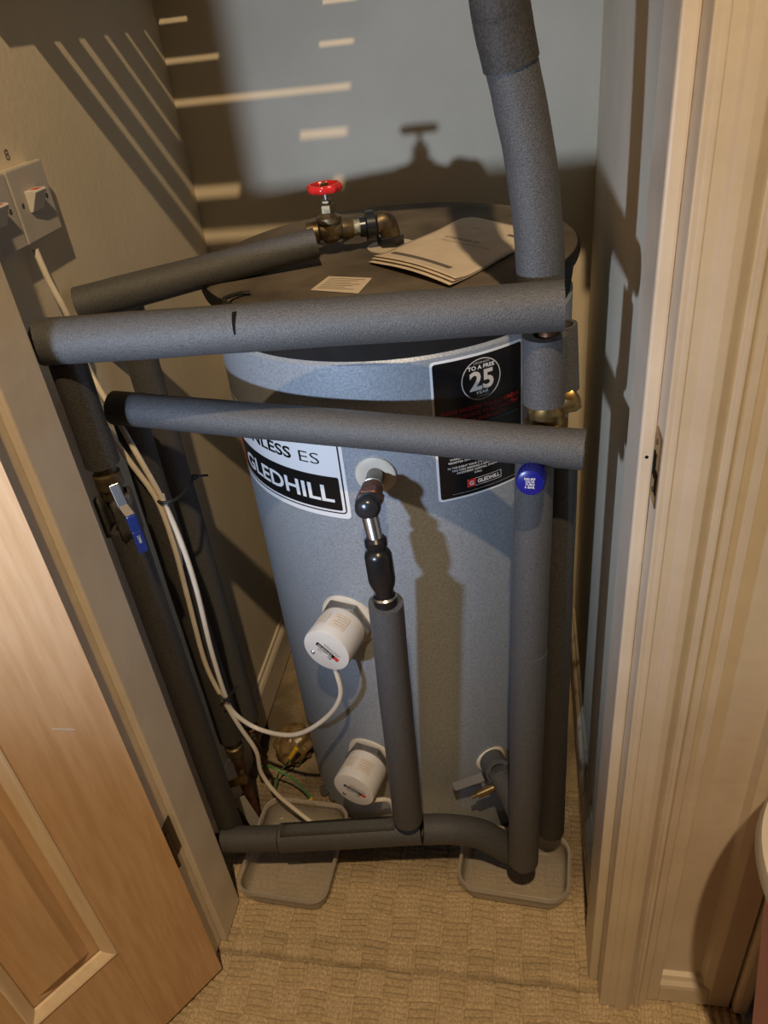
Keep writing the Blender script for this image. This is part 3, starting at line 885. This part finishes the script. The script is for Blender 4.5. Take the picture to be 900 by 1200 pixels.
# lifted lap of the split foam along the top
fl = G()
d_ = (PBM - PBS)
vs = []
for i in range(13):
    c_ = PBS + d_ * (0.03 + 0.80 * i / 12)
    for a, r_ in ((58, 0.0265), (75, 0.0305), (100, 0.0310), (125, 0.0275)):
        vs.append(c_ + V(0, -math.cos(math.radians(a)) * r_, math.sin(math.radians(a)) * r_))
fl.add(vs, [(4 * i + j, 4 * i + j + 1, 4 * i + j + 5, 4 * i + j + 4) for i in range(12) for j in range(3)], True)
o_ = fl.obj('foam_lap', 'foam', pb); md = o_.modifiers.new('thickness', 'SOLIDIFY'); md.thickness = 0.004
G().tube(densify(catmull([PBM + d_.normalized() * 0.002, V(-0.1246, 0.8320, 0.1657), V(-0.0720, 0.8450, 0.1365), V(-0.0183, 0.8530, 0.0823), V(0.02, 0.862, 0.075)], 8), 0.014), 0.0265, 24, bore=0.0125, jitter=0.008).obj('foam_elbow', 'foam', pb)

# middle drop from the front tapping
CTT = V(-0.1821, 0.7850, 0.7472); CTB = V(-0.1975, 0.8060, 0.2314)
ct = foam_run('lagged_pipe', 'upright lagged pipe in the centre dropping from the black coupling', [CTT, CTB], (0.0242, 0.0262), bore=0.016)

# fitting on the front tapping: collar stub, brass elbow, chrome drop, black coupling
ft = thing('elbow_fitting', 'brass elbow and black coupling on the cylinder front tapping', 'pipe fitting', CTT)
E0 = cyl(0.0, 0.884); EC = V(-0.1955, 0.812, 0.886)
G().tube([E0, E0.lerp(EC, 0.45)], 0.0125, 20).obj('stub', 'dull_steel', ft)
G().lathe([(0, 0.0145), (0.002, 0.0150), (0.003, 0.0135)], E0.lerp(EC, 0.40), EC - E0, 20).obj('ring', 'chrome', ft)
G().tube([E0.lerp(EC, 0.45), E0.lerp(EC, 0.70)], 0.0148, 20).obj('socket', 'copper', ft)
g = G(); hexnut(g, E0.lerp(EC, 0.66), EC - E0, 0.0190, 0.016); g.obj('nut', 'copper', ft)
G().lathe([(-0.012, 0.0165), (0.0, 0.0175), (0.007, 0.0160), (0.012, 0.0110), (0.0145, 0.002)], EC, (EC - E0).normalized(), 24).obj('elbow_cap', 'dark_metal', ft)
CB = V(-0.1875, 0.7970, 0.8451); CM = V(-0.1838, 0.7900, 0.8053)
G().tube([EC + V(0, 0.002, -0.006), CB], [0.0115, 0.0105], 18).obj('drop', 'chrome', ft)
ax = (CTT - CB)
G().lathe([(-0.004, 0.0120), (0.000, 0.0150), (0.009, 0.0150), (0.011, 0.0125), (0.016, 0.0125)], CB, ax, 24).obj('coupling_nut', 'black_plastic', ft)
L_ = ax.length
G().lathe([(0.014, 0.0120), (0.018, 0.0165), (0.024, 0.0185), (L_ * 0.62, 0.0185), (L_ * 0.72, 0.0165), (L_ * 0.78, 0.0135), (L_ * 0.90, 0.0135), (L_ * 0.91, 0.0165), (L_ + 0.004, 0.0165)], CB, ax, 28).obj('coupling', 'black_plastic', ft)
G().lathe([(L_ * 0.875, 0.0150), (L_ * 0.90, 0.0176), (L_ * 0.925, 0.0150)], CB, ax, 28, cap=False).obj('clip_ring', 'chrome', ft)

# ------------------------------------------------------------------ gate valve on the lid
gv = thing('gate_valve', 'aged brass gate valve with a red wheel on the cylinder lid', 'valve', (CX, CY0 + 0.01, ZL))
EL = V(-0.1900, 1.1610, 1.1540); GVc = V(-0.2738, 1.1364, 1.1560)
run = (GVc - EL).normalized()
G().lathe([(0, 0.036), (0.002, 0.036), (0.003, 0.030)], V(EL.x, EL.y, ZL), (0, 0, 1), 32).obj('washer', 'aged_plastic', gv)
g = G(); hexnut(g, V(EL.x, EL.y, ZL + 0.003), (0, 0, 1), 0.020, 0.014); g.obj('base_nut', 'dark_metal', gv)
G().tube(catmull([V(EL.x, EL.y, ZL + 0.014), V(EL.x, EL.y, 1.142), EL + run * 0.006 + V(0, 0, 0.004), EL + run * 0.022], 8), 0.0145, 20).obj('elbow', 'brass_aged', gv)
G().lathe([(0.018, 0.0165), (0.022, 0.0215), (0.034, 0.0215), (0.036, 0.0150), (0.044, 0.0140)], EL, run, 24).obj('union', 'dark_metal', gv)
LL = (GVc - EL).length
G().tube([EL + run * 0.040, EL + run * (LL - 0.024)], 0.0112, 18).obj('copper_stub', 'verdigris', gv)
G().lathe([(LL - 0.034, 0.0128), (LL - 0.028, 0.0150), (LL - 0.018, 0.0150), (LL - 0.015, 0.0120), (LL - 0.006, 0.0150), (LL + 0.006, 0.0150), (LL + 0.015, 0.0120), (LL + 0.018, 0.0160), (LL + 0.034, 0.0150)], EL, run, 24).obj('body', 'brass_aged', gv)
G().lathe([(-0.016, 0.010), (-0.010, 0.0150), (0.006, 0.0155), (0.011, 0.0150), (0.0125, 0.0185), (0.0195, 0.0185), (0.021, 0.0140), (0.025, 0.0100)], GVc, (0, 0, 1), 24).obj('bonnet', 'brass_aged', gv)
g = G(); hexnut(g, GVc + V(0, 0, 0.025), (0, 0, 1), 0.0118, 0.012); hexnut(g, GVc + V(0, 0, 0.038), (0, 0, 1), 0.0085, 0.005); g.obj('gland_nut', 'brass_aged', gv)
WC = V(-0.2788, 1.1470, 1.2153)
WC = V(GVc.x, GVc.y, WC.z)
G().tube([GVc + V(0, 0, 0.036), WC + V(0, 0, 0.002)], 0.0032, 12).obj('stem', 'dull_steel', gv)
wh = G(); vs = []; n = 60; mm = 10
for i in range(n):
    a = 2 * math.pi * i / n
    R_ = 0.0215 + 0.0010 * math.cos(8 * a)
    for j in range(mm):
        b = 2 * math.pi * j / mm
        q = R_ + 0.0036 * math.cos(b); vs.append(WC + V(q * math.cos(a), q * math.sin(a), 0.0056 * math.sin(b)))
wh.add(vs, [(i * mm + j, ((i + 1) % n) * mm + j, ((i + 1) % n) * mm + (j + 1) % mm, i * mm + (j + 1) % mm) for i in range(n) for j in range(mm)], True)
for i in range(4):
    a = math.pi / 2 * i + 0.5
    wh.obox(WC + V(math.cos(a), math.sin(a), 0) * 0.0115, (math.cos(a), math.sin(a), 0), (-math.sin(a), math.cos(a), 0), (0, 0, 1), 0.0085, 0.0030, 0.0016)
wo_ = wh.obj('handwheel', 'red_enamel', gv)
g = G(); hexnut(g, WC + V(0, 0, 0.001), (0, 0, 1), 0.0055, 0.005); g.obj('wheel_nut', 'brass_aged', wo_)

# ------------------------------------------------------------------ immersion heaters
def immersion(th, z, label, tilt):
    t = math.radians(th); ax = Vector((math.sin(t), -math.cos(t), 0))
    o = cyl(th, z)
    im = thing('immersion_heater', label, 'heater', o + ax * 0.04 - V(0, 0, 0.040), 'immersion heaters on the cylinder')
    g = G(); hexnut(g, o + ax * 0.006, ax, 0.0460, 0.012); g.obj('flange', 'dull_steel', im)
    cp = G().lathe([(0.018, 0.0385), (0.020, 0.0390), (0.073, 0.0400), (0.076, 0.0390), (0.0765, 0.0375)], o, ax, 48).obj('cap', 'white_plastic', im)
    x = Vector((math.cos(t), math.sin(t), 0)); y = V(0, 0, 1)
    # print on the face runs diagonally
    ra = math.radians(tilt)
    u = x * math.cos(ra) + y * math.sin(ra); v = -x * math.sin(ra) + y * math.cos(ra)
    f = o + ax * 0.0771
    def plate(a0, a1, b0, b1, m, name, off=0.0):
        g = G().add([f + u * a + v * b + ax * off for a, b in ((a0, b0), (a1, b0), (a1, b1), (a0, b1))], [(0, 1, 2, 3)])
        return g.obj(name, m, cp)
    plate(-0.0195, 0.0160, -0.0036, 0.0040, 'label_black', 'name_strip')
    plate(0.0160, 0.0245, -0.0036, 0.0040, 'label_red', 'name_block')
    tx = G()
    plane_text(tx, 'GLEDHILL', f + u * -0.0165 + v * -0.0016 + ax * 0.0004, u, v, 0.029, 0.0036, 0.02)
    tx.obj('lettering', 'label_white', cp)
    tx = G()
    plane_text(tx, 'IMMERSION HEATER', f + u * -0.010 + v * 0.0095, u, v, 0.032, 0.0022)
    plane_text(tx, 'ISOLATE SUPPLY FIRST', f + u * -0.009 + v * 0.0062, u, v, 0.030, 0.0018)
    plane_text(tx, '230V AC', f + u * -0.012 + v * -0.0075, u, v, 0.012, 0.0020)
    plane_text(tx, '3KW', f + u * -0.012 + v * -0.0105, u, v, 0.008, 0.0018)
    plane_text(tx, 'CE', f + u * 0.008 + v * -0.0100, u, v, 0.0070, 0.0045, 0.02)
    tx.obj('print', 'ink_grey', cp)
    G().lathe([(0, 0.0036), (0.0012, 0.0034), (0.0024, 0.0020)], f - u * 0.0130 - v * 0.0225, ax, 14).obj('screw', 'chrome', cp)
    # paper notices stuck round the side
    for a0, a1, d0, d1 in ((100, 132, 0.034, 0.058), (52, 88, 0.034, 0.060)):
        g = G(); vs = []
        for i in range(9):
            a = math.radians(a0 + (a1 - a0) * i / 8)
            for d in (d0, d1):
                vs.append(o + ax * d + (x * math.cos(a) + y * math.sin(a)) * 0.0406)
        g.add(vs, [(2 * i, 2 * i + 1, 2 * i + 3, 2 * i + 2) for i in range(8)], True)
        g.obj('notice', 'paper', cp)
        gl = G()
        for q in range(4):
            vs = []; d = d0 + 0.004 + 0.005 * q
            for i in range(7):
                a = math.radians(a0 + 3 + (a1 - a0 - 8 - 5 * (q % 2)) * i / 6)
                for dd_ in (d, d + 0.0009):
                    vs.append(o + ax * dd_ + (x * math.cos(a) + y * math.sin(a)) * 0.0409)
            gl.add(vs, [(2 * i, 2 * i + 1, 2 * i + 3, 2 * i + 2) for i in range(6)])
        gl.obj('notice_print', 'grey_tag', cp)
    return im, f, x, y, ax
im1, f1, x1, y1, a1 = immersion(-16.3, 0.605, 'upper white immersion heater cap with the cable looping into it', -40)
im2, f2, x2, y2, a2 = immersion(-16.3, 0.262, 'lower white immersion heater cap near the floor', -20)

# drain tapping low on the right
dt = thing('drain_fitting', 'foam-wrapped drain elbow low on the right of the cylinder', 'pipe fitting', V(-0.0406, 0.8850, 0.2054))
D0 = cyl(31.0, 0.240); D1 = V(-0.0395, 0.8850, 0.2665); D2 = V(-0.0082, 0.8550, 0.2010)
G().tube(densify(catmull([D0, D1], 6), 0.012), 0.0240, 22, bore=0.016, jitter=0.01).obj('foam_cover', 'foam', dt)
G().tube(densify(catmull([D1 - V(0.004, -0.004, -0.006), D1.lerp(D2, 0.5), D2], 6), 0.012), 0.0205, 22, jitter=0.01).obj('foam_lagging', 'foam', dt)
dc0 = V(-0.0472, 0.8720, 0.2422); dc1 = V(-0.0885, 0.8620, 0.2225)
dcd = (dc1 - dc0)
G().lathe([(0, 0.0065), (dcd.length * 0.15, 0.0075), (dcd.length * 0.72, 0.0075), (dcd.length * 0.74, 0.0042), (dcd.length, 0.0036)], dc0, dcd, 16).obj('drain_cock', 'brass', dt)
tg0 = V(-0.1202, 0.8680, 0.2407); tg1 = V(-0.0676, 0.8720, 0.2692)
d = tg1 - tg0
nt_ = V(0.1, -0.75, 0.65).normalized(); nt_ = (nt_ - d.normalized() * nt_.dot(d.normalized())).normalized()
G().obox((tg0 + tg1) / 2, d, d.cross(nt_), nt_, d.length / 2, 0.0075, 0.0006).obj('plastic_tag', 'tag_dull', dt)

# ------------------------------------------------------------------ valves under the left-hand uprights
iv = thing('isolating_valve', 'small brass valve with a grey lever at the foot of the left pipes', 'valve', at_z(v2x, 0.12))
c = at_z(v2x, 0.235)
G().lathe([(-0.03, 0.0135), (-0.012, 0.0145), (-0.01, 0.0180), (0.01, 0.0180), (0.012, 0.0145), (0.03, 0.0135)], c, (0, 0, 1), 18).obj('body', 'brass_aged', iv)
b0 = V(-0.5892, 0.9000, 0.1524); b1 = V(-0.5411, 0.9050, 0.1744)
G().lathe([(0, 0.0055), (0.006, 0.0075), ((b1 - b0).length * 0.7, 0.0075), ((b1 - b0).length * 0.75, 0.0090), ((b1 - b0).length, 0.0090)], b0, b1 - b0, 16).obj('drain_spout', 'brass', iv)
G().tube([b1, at_z(v2x, b1.z)], 0.006, 12).obj('spout_arm', 'brass_aged', iv)
l0 = V(-0.5702, 0.8800, 0.1599); l1 = V(-0.6097, 0.8720, 0.0779)
d = l1 - l0
G().obox((l0 + l1) / 2, d, d.cross(V(0.5, -0.8, 0.2)), V(0.5, -0.8, 0.2), d.length / 2, 0.0085, 0.0014).obj('lever', 'grey_tag', iv, bevel=0.0008)
iv2 = thing('isolating_valve', 'dull valve body below the rearmost left pipe', 'valve', at_z(v3x, 0.12))
c = at_z(v3x, 0.165)
G().lathe([(-0.035, 0.0130), (-0.016, 0.0145), (-0.014, 0.0185), (0.012, 0.0185), (0.014, 0.0145), (0.032, 0.0135)], c, (0, 0, 1), 18).obj('body', 'copper', iv2)
G().tube([c, c + V(0.018, -0.030, 0.004)], 0.006, 12).obj('spindle', 'dull_steel', iv2)
g = G(); hexnut(g, c + V(0.016, -0.027, 0.004), (0.5, -0.85, 0.1), 0.0090, 0.008); g.obj('nut', 'brass_aged', iv2)
l0 = V(-0.5671, 0.9050, 0.1118); l1 = V(-0.5427, 0.9000, 0.0265); d = l1 - l0
G().obox((l0 + l1) / 2, d, d.cross(V(0.3, -0.9, 0.2)), V(0.3, -0.9, 0.2), d.length / 2, 0.012, 0.0014).obj('lever', 'grey_tag', iv2, bevel=0.0008)
yw = catmull([V(-0.5882, 0.8780, 0.1169), V(-0.5840, 0.8740, 0.0893), V(-0.5705, 0.8740, 0.0679), V(-0.5651, 0.8800, 0.0421)], 8)
tag(G().tube(yw, 0.0022, 8).obj('earth_wire', 'yellow_plastic'), 'short yellow wire curling below the grey valve lever', 'wire')

# ------------------------------------------------------------------ switches on the left wall
def switch(y0, y1, z0, z1, label, on):
    sw = thing('wall_switch', label, 'switch', (XL, (y0 + y1) / 2, z0), 'switches on the left wall')
    G().box(XL, XL + 0.012, y0 + 0.002, y1 - 0.002, z0 + 0.002, z1 - 0.002).obj('back_box', 'aged_plastic', sw, bevel=0.001)
    G().box(XL + 0.012, XL + 0.020, y0, y1, z0, z1).obj('faceplate', 'socket_plastic', sw, bevel=0.0025)
    yc, zc = (y0 + y1) / 2 - 0.004, (z0 + z1) / 2 + 0.003
    s = 0.0125
    g = G().prism([(0, -s), (0.004, -s), (0.016 if on else 0.006, s - 0.002), (0.014 if on else 0.005, s), (0, s)], (XL + 0.0195, yc - 0.0135, zc), (1, 0, 0), (0, 0, 1), (0, 1, 0), 0.027)
    rk = g.obj('rocker', 'white_plastic', sw, bevel=0.0008)
    G().box(XL + 0.024, XL + 0.033, yc - 0.006, yc + 0.006, zc + s - 0.0012, zc + s + 0.0004).obj('indicator', 'label_red', rk)
    for yy in (y0 + 0.0135, y1 - 0.0135):
        sc = G().lathe([(0, 0.0036), (0.0006, 0.0034)], (XL + 0.0197, yy, (z0 + z1) / 2 + 0.001), (1, 0, 0), 14).obj('screw', 'dull_steel', sw)
        G().box(XL + 0.0200, XL + 0.0205, yy - 0.0006, yy + 0.0006, (z0 + z1) / 2 - 0.002, (z0 + z1) / 2 + 0.004).obj('slot', 'hole_dark', sc)
    return sw
switch(0.909, 0.994, 1.217, 1.304, 'square white switch with a rocker, feeding the white cable below it', True)
switch(0.822, 0.907, 1.217, 1.304, 'white switch plate cut off by the left edge of the picture', True)

# ------------------------------------------------------------------ cables
def cable(name, label, pts, r=0.0042, m='cable_white'):
    return tag(G().tube(catmull(pts, 10), r, 10).obj(name, m), label, 'cable')
CA = [V(-0.6120, 0.9269, 1.2084), V(-0.6060, 0.9248, 1.1669), V(-0.5980, 0.9281, 1.1121), V(-0.6165, 0.9650, 1.0191), V(-0.5694, 0.9150, 0.9755), V(-0.5409, 0.8930, 0.9204), V(-0.5247, 0.8930, 0.8470),
      V(-0.5156, 0.8930, 0.7684), V(-0.5140, 0.8930, 0.6747), V(-0.5208, 0.8930, 0.5427), V(-0.5221, 0.8950, 0.4320), V(-0.5174, 0.9000, 0.3730), V(-0.4766, 0.9000, 0.3315), V(-0.3989, 0.8700, 0.3589), V(-0.3297, 0.8500, 0.4270), V(-0.2891, 0.8380, 0.5007), f1 - a1 * 0.010 - V(0, 0, 0.0385) + x1 * 0.004]
cable('flex_cable', 'white flex from the wall switch looping into the upper heater cap', CA)
CBp = [V(-0.6043, 0.9000, 1.0172), V(-0.5769, 0.8900, 0.9765), V(-0.5562, 0.8900, 0.9182), V(-0.5332, 0.8930, 0.8455), V(-0.5279, 0.8910, 0.7616), V(-0.5321, 0.8910, 0.6581), V(-0.5380, 0.8910, 0.5137), V(-0.5290, 0.8930, 0.4272),
      V(-0.5162, 0.9000, 0.3405), V(-0.5001, 0.9050, 0.2631), V(-0.5026, 0.9050, 0.1990), V(-0.4832, 0.9000, 0.1463), V(-0.4491, 0.8950, 0.1018), V(-0.4089, 0.8800, 0.0774)]
cable('flex_cable', 'white flex tied beside the others and trailing down into the left-hand tub', CBp)
cable('flex_cable', 'pale flex passing behind the lower pipe between the left uprights', [V(-0.5467, 0.9350, 0.9577), V(-0.5513, 0.9400, 0.9080), V(-0.5469, 0.9350, 0.8585), V(-0.5356, 0.9150, 0.8248), V(-0.5346, 0.9120, 0.7459), V(-0.5537, 0.9250, 0.6473)], 0.0036)
cable('flex_cable', 'short white flex entering the lower heater cap behind the centre pipe', [f2 - a2 * 0.012 - V(0, 0, 0.034) + x2 * 0.022, V(-0.2390, 0.8500, 0.2140), V(-0.2306, 0.8450, 0.1786)], 0.0042)
def tie(label, c, r, tail):
    root = thing('cable_tie', label, 'cable tie', c)
    pts = []
    for i in range(33):
        a = 2 * math.pi * i / 32
        pts.append(c + V(math.cos(a) * r[0], math.sin(a) * r[1], math.cos(a) * r[2]))
    G().tube(pts, 0.0018, 6, cap=False).obj('band', 'black_rubber', root)
    G().tube(tail, 0.0017, 6).obj('tail', 'black_rubber', root)
    G().obox(tail[0], (1, 0, 0), (0, 1, 0), (0, 0, 1), 0.004, 0.003, 0.003).obj('head', 'black_rubber', root)
q0 = V(-0.5322, 0.8930, 0.8394); q1 = V(-0.5147, 0.9900, 0.8241)
tc = V(-0.5555, 0.972, q0.z - 0.004)
pts_mid = catmull([V(-0.5416, 0.9000, 0.8456), V(-0.5234, 0.8880, 0.8442), V(-0.5070, 0.9000, 0.8423), V(-0.5126, 0.9550, 0.8269), V(-0.5191, 1.0000, 0.8212)], 8)
root = thing('cable_tie', 'black cable tie holding the white flexes to the rear left pipe', 'cable tie', pts_mid[0])
G().tube(pts_mid, 0.0026, 8).obj('band', 'black_rubber', root)
G().tube([pts_mid[-1], V(-0.4895, 0.9850, 0.8317)], 0.0020, 8).obj('tail', 'black_rubber', root)
hh = V(-0.5169, 0.9950, 0.8227)
G().obox(hh, (1, 0, 0), (0, 1, 0), (0, 0, 1), 0.004, 0.004, 0.003).obj('head', 'black_rubber', root)
root = thing('cable_tie', 'black cable tie where the two white flexes part', 'cable tie', V(-0.5419, 0.9200, 0.3811))
G().tube(catmull([V(-0.5310, 0.8890, 0.4336), V(-0.5197, 0.8840, 0.4266), V(-0.5140, 0.8920, 0.4137), V(-0.5295, 0.9000, 0.3995)], 8), 0.0026, 8).obj('band', 'black_rubber', root)
G().tube([V(-0.5317, 0.8880, 0.4082), V(-0.5101, 0.8840, 0.4337), V(-0.4870, 0.8860, 0.4629)], 0.0018, 8).obj('tail', 'black_rubber', root)

# earth wires with their crimps
w1 = catmull([V(-0.5482, 0.9850, 0.1127), V(-0.5120, 0.9750, 0.1204), V(-0.4731, 0.9680, 0.0996), V(-0.4479, 0.9620, 0.0646), V(-0.4375, 0.9580, 0.0423)], 8)
e = thing('earth_wire', 'green wire arching to a yellow crimp over the left-hand tub', 'wire', w1[-1])
G().tube(w1, 0.0022, 8).obj('core', 'green_wire', e)
G().tube([V(-0.4385, 0.9580, 0.0480), V(-0.4385, 0.9560, 0.0216)], 0.0042, 10).obj('crimp', 'yellow_plastic', e)
e = thing('earth_wire', 'green wire with a yellow crimp pointing up behind the left-hand tub', 'wire', V(-0.5237, 1.0300, 0.0333))
G().tube(catmull([V(-0.5380, 1.0000, -0.0025), V(-0.5282, 1.0200, 0.0372), V(-0.5015, 1.0300, 0.0703), V(-0.4944, 1.0350, 0.0846)], 8), 0.0018, 8).obj('core', 'green_wire', e)
G().tube([V(-0.4974, 1.0350, 0.0786), V(-0.4806, 1.0400, 0.1049)], 0.0048, 10).obj('crimp', 'yellow_plastic', e)

# crumpled film and loose fittings behind the tub
def crumple(name, label, cat, c, s, m, seed):
    bm = bmesh.new()
    bmesh.ops.create_icosphere(bm, subdivisions=4, radius=1.0)
    rnd = random.Random(seed)
    ks = [Vector((rnd.uniform(-1, 1), rnd.uniform(-1, 1), rnd.uniform(-1, 1))).normalized() * rnd.uniform(2, 6) for _ in range(14)]
    phs = [rnd.uniform(0, 6) for _ in ks]
    g = G()
    vs = []
    for v in bm.verts:
        q = 1.0
        for kx, p in zip(ks, phs):
            q += 0.10 * abs(math.sin(v.co.dot(kx) + p)) - 0.06
        co = v.co * q
        vs.append(V(c[0] + co.x * s[0], c[1] + co.y * s[1], max(0.001, c[2] + co.z * s[2])))
    g.add(vs, [tuple(x.index for x in f.verts) for f in bm.faces], True)
    bm.free()
    return tag(g.obj(name, m, sharp=18), label, cat)
crumple('crumpled_film', 'crumpled brown plastic film on the floor behind the left-hand tub', 'packaging', (-0.515, 1.105, 0.034), (0.042, 0.042, 0.044), 'brown_film', 4)
for i, (px, r_, lab_) in enumerate((((-0.4258, 1.0091, 0.0200), 0.011, 'left one of two shiny metal nuts on the floor behind the tub'), ((-0.4038, 0.9955, 0.0200), 0.010, 'right one of two shiny metal nuts on the floor behind the tub'))):
    g = G(); hexnut(g, V(px[0], px[1], 0.012), (0.4, -0.7, 0.5), r_, 0.014)
    tag(g.obj('loose_nut', 'chrome' if i == 0 else 'dull_steel'), lab_, 'nut', 'loose nuts behind the tub')

# ------------------------------------------------------------------ clear plastic drip tubs
def tub(label, c, ax, hx, hy, h, rad):
    ax = Vector(ax).normalized(); ay = V(-ax.y, ax.x, 0)
    def ring(sx, sy, r, z, n=8):
        out = []
        for (qx, qy, a0) in ((1, 1, 0), (-1, 1, 90), (-1, -1, 180), (1, -1, 270)):
            for i in range(n + 1):
                a = math.radians(a0 + 90 * i / n)
                x = qx * (sx - r) + r * math.cos(a); y = qy * (sy - r) + r * math.sin(a)
                out.append(Vector((c[0], c[1], z)) + ax * x + ay * y)
        return out
    root = thing('plastic_tub', label, 'tub', (c[0], c[1], 0))
    prof = [(0.012, 0.0), (0.007, 0.003), (0.005, 0.010), (0.0, h - 0.010), (0.001, h - 0.009), (0.0, h - 0.003), (-0.005, h), (-0.0065, h - 0.002), (-0.0065, h - 0.006)]
    rs_ = [ring(hx - p, hy - p, rad - p * 0.6, 0.0012 + z) for p, z in prof]
    n = len(rs_[0]); vs = [q for r in rs_ for q in r]
    fs = [tuple(range(n))]
    for i in range(len(rs_) - 1):
        for k2 in range(n):
            fs.append((i * n + k2, i * n + (k2 + 1) % n, (i + 1) * n + (k2 + 1) % n, (i + 1) * n + k2))
    o = G().add(vs, fs, True).obj('shell', 'clear_tub', root, sharp=60)
    # rolled rim
    rim = ring(hx + 0.002, hy + 0.002, rad, 0.0012 + h)
    G().tube(rim + rim[:1], 0.0022, 8, cap=False).obj('rim', 'clear_tub', root)
    return root
tub('clear plastic tub on the carpet under the left end of the low pipe', (-0.446, 0.845), (0.996, -0.06, 0), 0.086, 0.101, 0.052, 0.030)
tub('clear plastic tub under the two upright pipes on the right', (-0.014, 0.850), (0.997, -0.075, 0), 0.098, 0.064, 0.052, 0.034)

# ------------------------------------------------------------------ edge of the room on the right
bx, by = 0.390, 0.462
bn = thing('laundry_bin', 'pink bin with a white overhanging lid at the right edge of the picture', 'bin', (bx, by, 0.008))
G().lathe([(0.008, 0.074), (0.012, 0.078), (0.30, 0.108), (0.66, 0.145)], (bx, by, 0), (0, 0, 1), 64).obj('body', 'pink_plastic', bn)
G().lathe([(0.660, 0.144), (0.664, 0.156), (0.682, 0.162), (0.698, 0.158), (0.706, 0.138), (0.711, 0.02)], (bx, by, 0), (0, 0, 1), 64).obj('lid', 'white_plastic', bn)
rug = tag(G().box(0.350, 0.90, 0.34, 0.74, -0.002, 0.007).obj('bath_rug', 'rug_grey', bevel=0.003), 'grey-blue shaggy rug under the pink bin', 'rug')

# blocks added out of view on the shelf to break up light stripes
def add_blocker(x0, x1, y0, y1, z0, h, label):
    g = G()
    for i in range(3):
        g.box(x0 + 0.004 * i, x1 - 0.004 * i, y0, y1, z0 + h * i / 3, z0 + h * (i + 0.94) / 3)
    return tag(g.obj('stripe_blocker', 'blocker', bevel=0.006), label, 'blocker', 'added light blocks on the slatted shelf')

add_blocker(-0.234, 0.131, 1.000, 1.500, 1.5445, 0.09, 'widest added towel, at the right end of the slatted shelf')
add_blocker(-0.460, -0.297, 1.288, 1.500, 1.5445, 0.05, 'added towel at the back middle of the slatted shelf')
add_blocker(-0.522, -0.462, 1.368, 1.500, 1.5445, 0.05, 'narrowest added light-blocking cloth in the back left of the slatted shelf')
add_blocker(-0.508, -0.316, 1.152, 1.200, 1.5445, 0.03, 'long thin added light-blocking cloth across the middle of the slatted shelf')
add_blocker(-0.405, -0.258, 1.070, 1.126, 1.5445, 0.03, 'short added light-blocking cloth nearest the front of the slatted shelf')
